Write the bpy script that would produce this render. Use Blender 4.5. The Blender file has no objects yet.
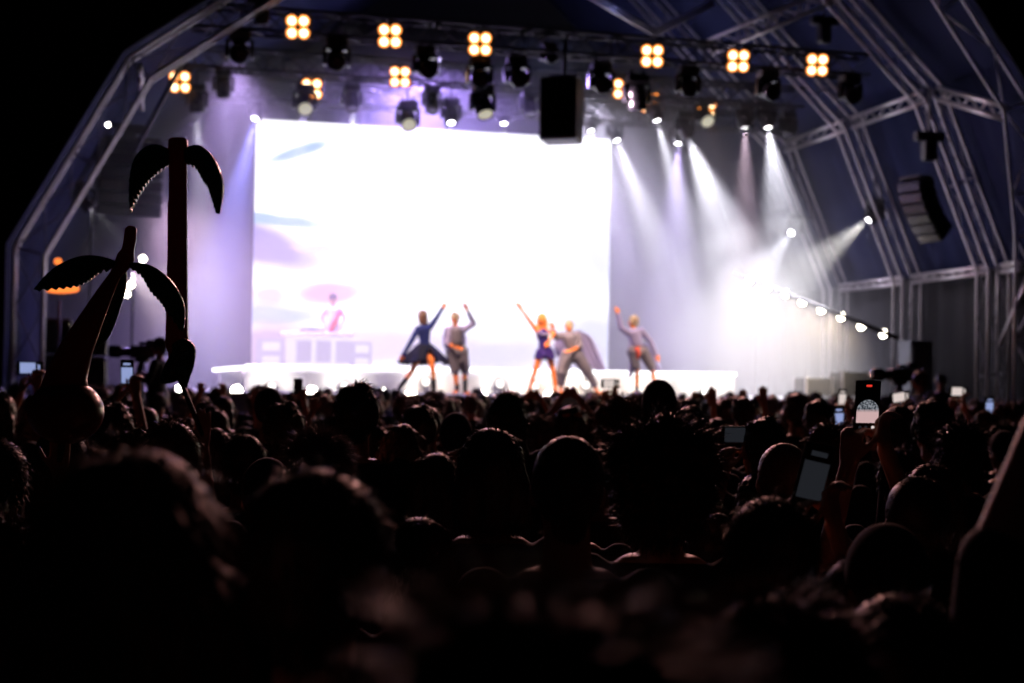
import bpy, bmesh, math, random
import numpy as np
from mathutils import Vector, Matrix, Quaternion
random.seed(7)
R_ = math.radians
SC = bpy.context.scene
COL = SC.collection

# ------------------------------------------------------------------ camera
YAW, PITCH, ROLL, FP, CAMZ = R_(14), R_(1.5), R_(0.9), 1400.0, 1.95
cF = Vector((math.sin(YAW)*math.cos(PITCH), math.cos(YAW)*math.cos(PITCH), math.sin(PITCH)))
_r0 = Vector((math.cos(YAW), -math.sin(YAW), 0)); _u0 = _r0.cross(cF)
cR = _r0*math.cos(ROLL) + _u0*math.sin(ROLL); cU = -_r0*math.sin(ROLL) + _u0*math.cos(ROLL)
CP = Vector((0, 0, CAMZ))
cam_d = bpy.data.cameras.new('camera'); cam = bpy.data.objects.new('camera', cam_d); COL.objects.link(cam)
cam_d.sensor_width = 36; cam_d.lens = 36*FP/1024; cam_d.clip_end = 300; cam_d.clip_start = .05
m3 = Matrix((cR, cU, -cF)).transposed()
cam.matrix_world = Matrix.Translation(CP) @ m3.to_4x4()
cam_d.dof.use_dof = True; cam_d.dof.focus_distance = 4.5; cam_d.dof.aperture_fstop = 2.7
SC.camera = cam
SC.view_settings.view_transform = 'Standard'; SC.view_settings.look = 'None'
SC.view_settings.gamma = 1; SC.view_settings.exposure = 0; SC.view_settings.use_curve_mapping = False
cy = SC.cycles
cy.max_bounces = 5; cy.diffuse_bounces = 3; cy.glossy_bounces = 2; cy.volume_bounces = 0
cy.transparent_max_bounces = 6; cy.transmission_bounces = 2
cy.sample_clamp_indirect = 2.0; cy.sample_clamp_direct = 30
cy.caustics_reflective = False; cy.caustics_refractive = False; cy.use_denoising = True
w = bpy.data.worlds.new('night'); SC.world = w; w.use_nodes = True
w.node_tree.nodes['Background'].inputs[0].default_value = (.25, .3, .6, 1)
w.node_tree.nodes['Background'].inputs[1].default_value = 0.0025

def WY(px, py, Y):                       # the point of the plane Y = const that a sight line meets
    d = cF*FP + cR*(px-512) - cU*(py-341.5); return CP + d*(Y/d.y)
def WD(px, py, dist):                    # the point at a given distance along the view direction
    d = cF*FP + cR*(px-512) - cU*(py-341.5); return CP + d*(dist/FP)
def PR(p):
    v = Vector(p)-CP; d = v.dot(cF); return 512+FP*v.dot(cR)/d, 341.5-FP*v.dot(cU)/d, d

# ------------------------------------------------------------------ stage lights: (lamp point, aim point, cone deg, watts, colour, blend)
def spot(name, p, t, ang, W, colr, blend=.6, rad=.06, parent=None):
    l = bpy.data.lights.new(name, 'SPOT'); l.energy = W; l.color = colr; l.spot_size = R_(ang); l.spot_blend = blend
    l.shadow_soft_size = rad
    o = bpy.data.objects.new(name, l); COL.objects.link(o)
    o.location = p; o.rotation_euler = (Vector(t)-Vector(p)).to_track_quat('-Z', 'Y').to_euler(); return o
WHITE = (.93, .92, 1); LILAC = (.62, .5, 1); BLUE = (.3, .3, 1); PINK = (1, .72, .85); WARM = (1, .86, .62); AMBER = (1, .45, .12)
BEAMS = [  # px, py, plane, aim px, aim py, aim plane, cone, watts, colour
    (197, 112, 29.2, 208, 330, 30, 14, 260, WHITE), (224, 97, 29.2, 240, 330, 31, 12, 160, LILAC),
    (255, 119, 32, 205, 330, 30, 16, 500, BLUE), (353, 108, 32, 352, 260, 31, 14, 260, WHITE),
    (451, 121, 32, 430, 300, 31, 20, 260, LILAC), (504, 124, 32, 504, 300, 31, 14, 260, WHITE),
    (591, 131, 32, 640, 330, 31, 18, 360, LILAC), (617, 141, 32, 700, 350, 30, 16, 520, WHITE),
    (657, 121, 29.2, 720, 340, 28.5, 16, 420, WHITE), (688, 137, 29.2, 780, 370, 30, 25, 900, WHITE),
    (678, 144, 32, 672, 340, 31, 20, 380, LILAC), (768, 128, 29.2, 800, 330, 28.5, 24, 420, WHITE),
    (868, 220, 28.7, 730, 330, 29, 34, 900, (1, .97, .9)), (791, 233, 32, 700, 350, 30, 34, 900, WHITE),
    (92, 208, 28.7, 170, 290, 29, 26, 90, WHITE), (305, 100, 32, 280, 330, 31, 16, 200, LILAC),
    (745, 128, 29.2, 745, 330, 29.5, 18, 200, PINK)]
SIDE = [(750, 281, .12), (768, 288, .16), (786, 294, .3), (803, 302, .6), (822, 310, 1.2), (842, 317, 2.0), (862, 326, 3.0), (884, 334, 3.8)]

# ------------------------------------------------------------------ mesh builder
class MB:
    def __init__(s): s.v = []; s.f = []; s.m = []; s.mi = 0
    def add(s, vs, fs):
        b = len(s.v); s.v += [tuple(x) for x in vs]; s.f += [tuple(b+i for i in f) for f in fs]; s.m += [s.mi]*len(fs)
    def box(s, c, h, rot=None, bev=0.0):
        c = Vector(c); hx, hy, hz = h
        if bev <= 0:
            vs = [Vector((x*hx, y*hy, z*hz)) for z in (-1, 1) for y in (-1, 1) for x in (-1, 1)]
            fs = [(0, 2, 3, 1), (4, 5, 7, 6), (0, 1, 5, 4), (2, 6, 7, 3), (0, 4, 6, 2), (1, 3, 7, 5)]
        else:                                             # box with its upright edges cut and inset ends
            b = min(bev, hx*.9, hy*.9, hz*.9); vs = []; n = 8
            for z, k in ((-hz, 1), (-hz+b, 0), (hz-b, 0), (hz, 1)):
                X, Y = hx-k*b, hy-k*b
                for x, y in ((X, -Y+b), (X, Y-b), (X-b, Y), (-X+b, Y), (-X, Y-b), (-X, -Y+b), (-X+b, -Y), (X-b, -Y)): vs.append(Vector((x, y, z)))
            fs = [tuple(range(7, -1, -1)), tuple(range(24, 32))]
            for r in range(3):
                for i in range(8): fs.append((r*8+i, r*8+(i+1) % 8, r*8+8+(i+1) % 8, r*8+8+i))
        if rot is not None: vs = [rot @ v for v in vs]
        s.add([v+c for v in vs], fs)
    def tube(s, a, b, r, r2=None, n=8, cap=True):
        s.path([a, b], [r, r if r2 is None else r2], n, cap)
    def path(s, pts, rs, n=8, cap=True, ry=None, up=None):
        pts = [Vector(p) for p in pts]
        if not isinstance(rs, (list, tuple)): rs = [rs]*len(pts)
        vs = []; u = None
        for i, p in enumerate(pts):
            t = (pts[min(i+1, len(pts)-1)]-pts[max(i-1, 0)]).normalized()
            if u is None:
                u = Vector(up) if up else (Vector((0, 0, 1)) if abs(t.z) < .9 else Vector((1, 0, 0)))
            u = (u-t*u.dot(t)).normalized(); v = t.cross(u)
            for k in range(n):
                a = 2*math.pi*k/n; q = ry[i] if ry else rs[i]
                vs.append(p+u*(math.cos(a)*rs[i])+v*(math.sin(a)*q))
        fs = []
        for i in range(len(pts)-1):
            for k in range(n): fs.append((i*n+k, i*n+(k+1) % n, i*n+n+(k+1) % n, i*n+n+k))
        if cap: fs.append(tuple(range(n-1, -1, -1))); fs.append(tuple(range((len(pts)-1)*n, len(pts)*n)))
        s.add(vs, fs)
    def ell(s, c, r, q=None, nu=14, nv=9):
        c = Vector(c); r = (r, r, r) if not isinstance(r, (tuple, list)) else r
        vs = [Vector((0, 0, -r[2]))]
        for j in range(1, nv):
            ph = -math.pi/2+math.pi*j/nv
            for i in range(nu):
                th = 2*math.pi*i/nu; vs.append(Vector((r[0]*math.cos(ph)*math.cos(th), r[1]*math.cos(ph)*math.sin(th), r[2]*math.sin(ph))))
        vs.append(Vector((0, 0, r[2]))); T = len(vs)-1; fs = []
        for i in range(nu):
            fs.append((0, 1+(i+1) % nu, 1+i)); b = 1+(nv-2)*nu; fs.append((T, b+i, b+(i+1) % nu))
        for j in range(nv-2):
            for i in range(nu): b = 1+j*nu; fs.append((b+i, b+(i+1) % nu, b+nu+(i+1) % nu, b+nu+i))
        if q is not None: vs = [q @ v for v in vs]
        s.add([v+c for v in vs], fs)
    def cap(s, a, b, ra, rb, n=12):
        s.tube(a, b, ra, rb, n); s.ell(a, ra, None, n, 8); s.ell(b, rb, None, n, 8)
    def loft(s, rows, n=20):              # rows: (x, y, z, rx, ry)
        vs = []
        for x, y, z, rx, ry in rows:
            for k in range(n):
                a = 2*math.pi*k/n; vs.append((x+rx*math.cos(a), y+ry*math.sin(a), z))
        fs = [tuple(range(n-1, -1, -1)), tuple(range((len(rows)-1)*n, len(rows)*n))]
        for i in range(len(rows)-1):
            for k in range(n): fs.append((i*n+k, i*n+(k+1) % n, i*n+n+(k+1) % n, i*n+n+k))
        s.add(vs, fs)
    def lathe(s, prof, c=(0, 0, 0), n=16, q=None, cap=True):   # prof: (r, z)
        vs = []; c = Vector(c)
        for r, z in prof:
            for k in range(n):
                a = 2*math.pi*k/n; p = Vector((r*math.cos(a), r*math.sin(a), z))
                vs.append(c+(q @ p if q is not None else p))
        fs = [(i*n+k, i*n+(k+1) % n, i*n+n+(k+1) % n, i*n+n+k) for i in range(len(prof)-1) for k in range(n)]
        if cap: fs += [tuple(range(n-1, -1, -1)), tuple(range((len(prof)-1)*n, len(prof)*n))]
        s.add(vs, fs)
    def prism(s, poly, y0, y1):           # poly of (x, z), extruded along Y
        n = len(poly); vs = [(x, y0, z) for x, z in poly]+[(x, y1, z) for x, z in poly]
        s.add(vs, [tuple(range(n)), tuple(range(2*n-1, n-1, -1))]+[(i, n+i, n+(i+1) % n, (i+1) % n) for i in range(n)])
    def mesh(s, name, mats, smooth=False, fix=True):
        me = bpy.data.meshes.new(name); me.from_pydata(s.v, [], s.f)
        if not isinstance(mats, (list, tuple)): mats = [mats]
        for x in mats: me.materials.append(x)
        me.polygons.foreach_set('use_smooth', [smooth]*len(s.f)); me.polygons.foreach_set('material_index', s.m)
        me.update()
        if fix:
            bm = bmesh.new(); bm.from_mesh(me); bmesh.ops.recalc_face_normals(bm, faces=bm.faces); bm.to_mesh(me); bm.free()
        return me
    def build(s, name, mats, parent=None, smooth=False, loc=None):
        return put(name, s.mesh(name, mats, smooth), parent, loc)
def put(name, me, parent=None, loc=None):
    o = bpy.data.objects.new(name, me); COL.objects.link(o)
    if parent is not None: o.parent = parent
    if loc is not None: o.location = loc
    return o
def tag(o, label=None, cat=None, group=None, kind=None):
    for k, v in (('label', label), ('category', cat), ('group', group), ('kind', kind)):
        if v: o[k] = v
    return o
def empty(name, loc, label=None, cat=None, group=None, rz=0):
    o = bpy.data.objects.new(name, None); COL.objects.link(o); o.location = loc; o.rotation_euler = (0, 0, rz)
    o.empty_display_size = .1; return tag(o, label, cat, group)
def copy_tree(o, parent=None):
    c = o.copy(); COL.objects.link(c)
    if parent is not None: c.parent = parent
    for ch in list(o.children): copy_tree(ch, c)
    return c

def kill(o):
    for ch in list(o.children): kill(ch)
    bpy.data.objects.remove(o)

# ------------------------------------------------------------------ materials
def mat(name, c, rough=.6, metal=0, noise=.15, nscale=8, bump=0, spec=.5, sheen=0, trans=0, em=None, ems=0, alpha=None):
    m = bpy.data.materials.new(name); m.use_nodes = True; nt = m.node_tree; b = nt.nodes['Principled BSDF']
    b.inputs['Roughness'].default_value = rough; b.inputs['Metallic'].default_value = metal
    b.inputs['Specular IOR Level'].default_value = spec; b.inputs['Sheen Weight'].default_value = sheen
    tc = nt.nodes.new('ShaderNodeTexCoord'); nz = nt.nodes.new('ShaderNodeTexNoise'); nz.inputs['Scale'].default_value = nscale
    nt.links.new(tc.outputs['Object'], nz.inputs['Vector'])
    mx = nt.nodes.new('ShaderNodeMix'); mx.data_type = 'RGBA'
    mx.inputs[6].default_value = tuple(max(0, x*(1-noise)) for x in c)+(1,); mx.inputs[7].default_value = tuple(min(1, x*(1+noise)) for x in c)+(1,)
    nt.links.new(nz.outputs['Fac'], mx.inputs[0]); nt.links.new(mx.outputs[2], b.inputs['Base Color'])
    if bump:
        bp = nt.nodes.new('ShaderNodeBump'); bp.inputs['Strength'].default_value = bump
        nt.links.new(nz.outputs['Fac'], bp.inputs['Height']); nt.links.new(bp.outputs[0], b.inputs['Normal'])
    if em: b.inputs['Emission Color'].default_value = em+(1,); b.inputs['Emission Strength'].default_value = ems
    return m
def emit(name, c, s, sample=True):
    m = bpy.data.materials.new(name); m.use_nodes = True; nt = m.node_tree; nt.nodes.clear()
    e = nt.nodes.new('ShaderNodeEmission'); o = nt.nodes.new('ShaderNodeOutputMaterial')
    e.inputs[0].default_value = c+(1,); e.inputs[1].default_value = s; nt.links.new(e.outputs[0], o.inputs[0])
    if not sample: m.cycles.emission_sampling = 'NONE'
    return m
M = dict(
    black=mat('black_paint', (.012, .012, .014), .5), blackgloss=mat('black_gloss', (.01, .01, .012), .2),
    alu=mat('aluminium_tube', (.62, .58, .6), .38, .85, .1, 3), darktruss=mat('black_truss', (.02, .018, .025), .5, .3),
    brace=mat('dull_brace', (.16, .15, .17), .6, .4), fabric=mat('tent_fabric', (.009, .012, .036), .9, 0, .2, 2, .1, spec=.1), blackfab=mat('black_fabric', (.006, .006, .008), .95, 0, .3, 3),
    floor=mat('trodden_ground', (.02, .018, .016), .95, 0, .4, 5, .3), stagefl=mat('stage_floor', (.25, .24, .26), .35, 0, .1, 4),
    white=mat('white_panel', (.8, .79, .76), .45, 0, .04, 3), cab=mat('grey_cabinet', (.12, .15, .17), .5, 0, .15, 3),
    skin=mat('skin', (.55, .27, .17), .5, 0, .08, 20), skin2=mat('skin_darker', (.22, .1, .06), .5, 0, .08, 20),
    skinwarm=mat('orange_skin', (.9, .22, .03), .5, 0, .06, 20),  # strongly orange base colour for the performers
    hairdark=mat('dark_hair', (.04, .022, .016), .42, 0, .4, 30, spec=.6), hairbrown=mat('brown_hair', (.13, .055, .03), .42, 0, .4, 30, spec=.6),
    hairgrey=mat('greying_hair', (.2, .15, .14), .45, 0, .4, 30), hairfair=mat('fair_hair', (.5, .38, .26), .5, 0, .3, 30),
    hairred=mat('copper_hair', (.9, .3, .04), .5, 0, .2, 30), beanie=mat('knitted_cap', (.02, .022, .035), .9, 0, .3, 60, .4),
    shirt1=mat('dark_cotton', (.02, .02, .026), .85, 0, .2, 30), shirt2=mat('navy_cotton', (.015, .02, .05), .85, 0, .2, 30),
    shirt3=mat('maroon_cotton', (.06, .015, .015), .85, 0, .2, 30), trouser=mat('dark_denim', (.015, .018, .03), .9, 0, .2, 40),
    palmtrunk=mat('inflatable_brown_vinyl', (.12, .025, .018), .28, 0, .15, 6), palmleaf=mat('inflatable_green_vinyl', (.012, .06, .04), .22, 0, .2, 10),
    navy=mat('navy_dress', (.003, .004, .028), .7, 0, .2, 20, spec=.15), navysleeve=mat('blue_sleeve', (.008, .018, .16), .6, 0, .1, 20, spec=.15), lilac=mat('lilac_coat', (.3, .27, .55), .75, 0, .12, 15),
    greyc=mat('grey_taupe_cloth', (.17, .15, .22), .8, 0, .15, 15), romper=mat('indigo_romper', (.03, .012, .16), .4, 0, .2, 15, spec=.15),
    redc=mat('red_cloth', (.75, .08, .06), .7), boot=mat('black_boot', (.01, .01, .012), .4),
    camo=mat('blue_headband', (.03, .12, .5), .5), chain=mat('steel_chain', (.15, .15, .15), .4, .8),
    glowblock=emit('self_lit_lilac_panel', (.68, .58, .8), .95), glowpanel=emit('self_lit_pale_panel', (.95, .88, .98), 1.0), uplens=emit('uplight_lens', (1, .95, .88), 2.5, False),  # booth and block faces glow to stay pale against the screen behind
    lens_on=emit('lit_lens', (1, .97, 1), 14, False), lens_off=mat('dark_lens', (.03, .03, .04), .08, 0), lens_cream=mat('cream_lens', (.6, .58, .45), .3, em=(1, .95, .7), ems=.45),
    amber_lamp=emit('amber_lamp_core', (1, .76, .45), 5, False), amber_halo=emit('amber_lamp_halo', (1, .3, .05), 2.6, False),  # the glowing ring paints the orange halo around each bulb
    footlamp=emit('footlight_lens', (1, .93, .8), 26, False), sidelamp=emit('side_flood_lens', (1, .93, .74), 22, False),
    strip=emit('led_strip', (1, .99, 1), 3.2, False), redlamp=emit('orange_lamp', (1, .22, .04), 1.6, False), bluescreen=emit('phone_glow_blue', (.45, .55, 1), .6, False),
    whitescreen=emit('phone_glow_white', (1, .85, .8), .7, False), dimscreen=emit('phone_glow_dim', (.22, .24, .3), .06, False),
    phonecase=mat('phone_case', (.02, .02, .025), .35), ledred=emit('red_record_mark', (1, .05, .03), .8, False),
    tint=mat('tinted_plastic', (.3, .1, .02), .15))

def translucent(m, c, f):
    nt = m.node_tree; b = nt.nodes['Principled BSDF']; o = nt.nodes['Material Output']; t = nt.nodes.new('ShaderNodeBsdfTranslucent'); t.inputs[0].default_value = c+(1,)
    x = nt.nodes.new('ShaderNodeMixShader'); x.inputs[0].default_value = f; nt.links.new(b.outputs[0], x.inputs[1]); nt.links.new(t.outputs[0], x.inputs[2]); nt.links.new(x.outputs[0], o.inputs['Surface'])
translucent(M['palmtrunk'], (.6, .1, .06), .16); translucent(M['palmleaf'], (.03, .3, .2), .12)
# ------------------------------------------------------------------ the tent
FLOOR_Z, STAGE_Z, RISER_Z = 0.0, 1.6, 2.1
PROF = [(-2.25, 0), (-2.25, 4.0), (-.5, 7.25), (8.5, 13.9), (14.9, 7.8), (16.4, 4.33), (16.4, 0)]
def offset_profile(d):
    out = []
    for i, p in enumerate(PROF):
        a = Vector(PROF[max(i-1, 0)]); b = Vector(p); c = Vector(PROF[min(i+1, len(PROF)-1)])
        n1 = (b-a).normalized() if i > 0 else (c-b).normalized(); n2 = (c-b).normalized() if i < len(PROF)-1 else n1
        n1 = Vector((-n1.y, n1.x)); n2 = Vector((-n2.y, n2.x)); n = (n1+n2).normalized(); k = d/max(.3, n.dot(n1)); out.append((b.x+n.x*k, b.y+n.y*k))
    return out
def skin_panel(name, i0, i1, y0, y1, m, off=.42, folds=0, thick=.03):
    P = offset_profile(off); a = Vector(P[i0]); b = Vector(P[i1]); mb = MB(); nu, nv = 10, max(2, int((y1-y0)*8)) if folds else 6
    t = (b-a).normalized(); n = Vector((-t.y, t.x))
    for side in (0, 1):
        vs = []
        for j in range(nv+1):
            y = y0+(y1-y0)*j/nv
            for i in range(nu+1):
                p = a+(b-a)*(i/nu)+n*(side*thick+folds*math.sin(y*9+math.sin(y*3.1))); vs.append((p.x, y, p.y))
        fs = [(j*(nu+1)+i, j*(nu+1)+i+1, (j+1)*(nu+1)+i+1, (j+1)*(nu+1)+i) for j in range(nv) for i in range(nu)]
        mb.add(vs, fs)
    return tag(mb.build(name, m, smooth=True), kind='structure')
g = MB(); g.box((7, 18, -.05), (34, 24, .05)); tag(g.build('floor', M['floor']), kind='structure')
skin_panel('wall_left', 0, 1, 25.2, 38, M['fabric'], folds=.03); skin_panel('wall_left_upper', 1, 2, 25.2, 38, M['fabric'], folds=.02)
skin_panel('ceiling_left', 2, 3, 25.2, 38, M['fabric']); skin_panel('ceiling_right', 3, 4, 21.5, 38, M['fabric'])
skin_panel('wall_right_upper', 4, 5, 21.5, 38, M['fabric'], folds=.025); skin_panel('wall_right', 5, 6, 21.5, 38, M['blackfab'], folds=.03)
P = offset_profile(.42); b = MB(); b.prism(P, 38, 38.05); tag(b.build('wall_back', M['blackfab']), kind='structure')
# black sheets stand in for the unlit tent roof over the crowd
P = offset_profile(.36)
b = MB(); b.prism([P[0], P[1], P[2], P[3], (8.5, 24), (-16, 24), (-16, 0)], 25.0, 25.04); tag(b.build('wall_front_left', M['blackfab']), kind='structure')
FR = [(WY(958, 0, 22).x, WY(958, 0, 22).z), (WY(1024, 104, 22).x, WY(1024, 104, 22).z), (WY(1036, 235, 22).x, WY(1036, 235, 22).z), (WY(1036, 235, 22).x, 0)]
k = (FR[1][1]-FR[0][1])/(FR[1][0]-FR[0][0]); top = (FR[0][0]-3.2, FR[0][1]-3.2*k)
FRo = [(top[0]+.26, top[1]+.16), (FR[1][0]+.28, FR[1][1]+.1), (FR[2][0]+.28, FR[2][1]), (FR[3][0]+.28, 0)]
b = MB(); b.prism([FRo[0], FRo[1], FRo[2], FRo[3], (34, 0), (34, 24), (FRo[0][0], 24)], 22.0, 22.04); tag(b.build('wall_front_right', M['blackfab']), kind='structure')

# ------------------------------------------------------------------ trusses
def box_truss(name, pts, n, sa, sb, rc, rb, m, label, step=.55, group=None, cat='truss', planar=False, bm_=None):
    """pts centre line, n the direction of one side of the section, sa/sb its two sizes"""
    pts = [Vector(p) for p in pts]; n = Vector(n).normalized(); root = empty(name, pts[0], label, cat, group)
    offs = []
    for i, p in enumerate(pts):
        t1 = (pts[i]-pts[i-1]).normalized() if i else (pts[1]-pts[0]).normalized(); t2 = (pts[i+1]-pts[i]).normalized() if i < len(pts)-1 else t1
        s1 = t1.cross(n).normalized(); s2 = t2.cross(n).normalized(); s = (s1+s2).normalized(); s = s/max(.4, s.dot(s1)); offs.append(s)
    combos = [(-1, -1), (-1, 1), (1, 1), (1, -1)] if not planar else [(-1, 0), (1, 0)]
    L = [[p-pts[0]+offs[i]*(a*sa/2)+n*(b*sb/2) for i, p in enumerate(pts)] for a, b in combos]
    for ln in L:
        c = MB(); c.path(ln, rc, 8); c.build('chord', m, root, True)
    br = MB()
    faces = [(0, 1), (1, 2), (2, 3), (3, 0)] if not planar else [(0, 1)]
    for fa, fb in faces:
        for i in range(len(pts)-1):
            ln = (pts[i+1]-pts[i]).length; k = max(1, round(ln/step)); A0, A1, B0, B1 = L[fa][i], L[fa][i+1], L[fb][i], L[fb][i+1]
            for j in range(k):
                u0, u1 = j/k, (j+1)/k
                if j % 2 == 0: br.tube(A0.lerp(A1, u0), B0.lerp(B1, u1), rb, n=6)
                else: br.tube(B0.lerp(B1, u0), A0.lerp(A1, u1), rb, n=6)
                if j % 2 == 0: br.tube(A0.lerp(A1, u0), B0.lerp(B1, u0), rb, n=6)
    br.build('bracing', bm_ or m, root, True)
    return root
Y3 = Vector((0, 1, 0))
def prof3(y, idx=None): return [Vector((x, y, z)) for x, z in (PROF if idx is None else [PROF[i] for i in idx])]
box_truss('arch_truss', prof3(25.3), Y3, .48, .4, .032, .012, M['alu'], 'big aluminium arch truss framing the stage, the nearest one that spans both sides', 1.0, bm_=M['brace'])
box_truss('arch_truss', prof3(28.7, [3, 4, 5, 6]), Y3, .46, .4, .03, .011, M['alu'], 'second aluminium arch truss, one bay behind the framing arch', 1.0, bm_=M['brace'])
box_truss('arch_truss', prof3(32.2, [3, 4, 5, 6]), Y3, .46, .4, .03, .011, M['alu'], 'third aluminium arch truss deep in the stage haze', 1.0, bm_=M['brace'])
f3 = [Vector((x, 22.25, z)) for x, z in [top]+FR]
box_truss('arch_truss', f3, Y3, .5, .1, .03, .016, M['alu'], 'flat lattice arch truss at the top right corner, next to the black canopy', .9, planar=True)
def purlin(a, b, label, w=.12):
    r = empty('purlin', a, label, 'beam', 'roof purlins'); a, b = Vector(a), Vector(b); d = b-a
    for s in (-1, 1):
        c = MB(); c.tube((0, 0, s*w), d+Vector((0, 0, s*w)), .045, n=8); c.build('rail', M['alu'], r, True)
    x = MB(); k = 8
    for i in range(k): x.tube(d*(i/k)+Vector((0, 0, -w if i % 2 else w)), d*((i+1)/k)+Vector((0, 0, w if i % 2 else -w)), .018, n=6)
    x.build('web', M['alu'], r, True)
kx2, kz2 = PROF[4]; kx1, kz1 = PROF[5]
purlin((kx2, 25.5, kz2), (kx2, 28.5, kz2), 'pinkish purlin joining the upper knees of the framing and second arch, upper right')
purlin((kx2, 28.9, kz2), (kx2, 32.0, kz2), 'hazy purlin from the upper knee of the second arch back to the third')
purlin((kx2+.1, 25.1, kz2), (FR[1][0]-.1, 22.4, FR[1][1]-.1), 'purlin sloping down from the framing arch to the corner lattice arch')
purlin((kx1, 25.5, kz1), (kx1, 28.5, kz1), 'purlin joining the lower knees of the framing and second arch on the right', .07)
purlin((kx1, 28.9, kz1), (kx1, 32.0, kz1), 'purlin behind the lower knee of the second arch on the right', .07)
purlin((kx1+.05, 25.1, kz1), (FR[2][0]-.05, 22.4, kz1-.2), 'low purlin from the framing arch towards the right edge', .07)
purlin((PROF[2][0], 25.5, PROF[2][1]), (PROF[2][0], 28.5, PROF[2][1]), 'purlin behind the upper left knee of the framing arch')
purlin(WY(588, -6, 29), WY(657, 34, 29), 'pair of thin roof tubes falling right to the node above the lamp truss', .05)
purlin(WY(657, 32, 29), WY(730, -6, 31), 'roof tube rising right from the node above the lamp truss', .05)
box_truss('roof_truss', [WY(712, 46, 27.5), WY(835, -6, 26.2)], Vector((0, 1, 0)), .3, .3, .035, .016, M['alu'], 'short pink-lit box truss crossing behind the right end of the lamp truss', .35)
def pole(name, a, b, r, m, label, cat='pole'):
    a, b = Vector(a), Vector(b); c = MB(); c.path([(0, 0, 0), (b-a)*.5, b-a], r, 10)
    return tag(c.build(name, m, None, True, a), label, cat)
pole('diagonal_brace', WY(1034, 262, 24.6), WY(1000, 346, 25.3), .05, M['alu'], 'slanting aluminium brace beside the right legs of the framing arch', 'brace')
for a, bb, l in (((935, 311), (947, 337), 'left arm of the thin V of hanging straps by the grey cabinet'), ((961, 311), (948, 337), 'right arm of the thin V of hanging straps by the grey cabinet')):
    pole('strap', WY(*a, 29.5), WY(*bb, 29.5), .014, M['alu'], l, 'strap')
pole('arch_standin_tube', WY(136, 150, 28.7), WY(222, -12, 28.7), .05, M['darktruss'], 'thin dark slanting tube in the haze inside the left lattice arch', 'pole')  # dark tube put in for the second arch's hazy left half
a = WY(92, 200, 28.75); pole('lamp_stand', (a.x, a.y, STAGE_Z), a, .03, M['darktruss'], 'dark upright pipe carrying the faint lamp inside the left lattice arch', 'lamp stand')
# lamp trusses across the stage
TZ = 8.2
def lamp_truss(y, x0, x1, z, label): return box_truss('lamp_truss', [(x0, y, z), (x1, y, z)], Y3, .42, .42, .035, .018, M['darktruss'], label, .45)
xa, xb = WY(192, 10, 25).x, WY(868, 55, 25).x
lamp_truss(25.9, xa*1.03, xb*1.03, 8.42, 'front black lamp truss carrying the amber blinder lights')
lamp_truss(29.2, WY(150, 60, 29.2).x, WY(800, 80, 29.2).x, 8.4, 'middle black lamp truss in the haze behind the amber lights')
lamp_truss(32, WY(180, 80, 32).x, WY(790, 95, 32).x, 8.35, 'rear lamp truss just above the top of the video screen')
pole('ladder_rail', WY(735, 272, 30.5), WY(897, 338, 26.3), .05, M['darktruss'], 'sloping black rail carrying the row of white floodlights', 'rail')

# ------------------------------------------------------------------ stage
b = MB(); b.box((6.5, 31, STAGE_Z/2), (8.3, 3.9, STAGE_Z/2)); st = tag(b.build('stage', M['stagefl']), 'long raised stage deck with a pale front under the dancers', 'stage')
sx0, sx1 = WY(245, 375, 29.6).x, WY(735, 375, 29.6).x
rs = empty('stage_riser', (sx0, 29.6, STAGE_Z), 'white lit riser behind the dancers edged with a bright light strip', 'riser')
W_ = sx1-sx0; b = MB(); b.box((W_/2, 2.1, .24), (W_/2, 2.1, .24), bev=.01); b.build('platform', M['white'], rs)
b = MB()
for i in range(6): b.box((W_/2, -.012, .05+.07*i), (W_/2-.02, .012, .03), bev=.005)
b.build('front_slats', M['white'], rs)
b = MB(); xl = WY(213, 370, 29.6).x-sx0
b.path([(xl, .1, .42), (xl+.35, -.02, .46), (xl+.8, -.05, .5), (0, -.05, .515), (W_, -.05, .515)], .035, 8); b.build('light_strip', M['strip'], rs, True)
b = MB(); b.box((xl/2+.05, .6, .22), (-xl/2-.1, .5, .22), bev=.02); b.build('side_platform', M['stagefl'], rs)

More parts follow.
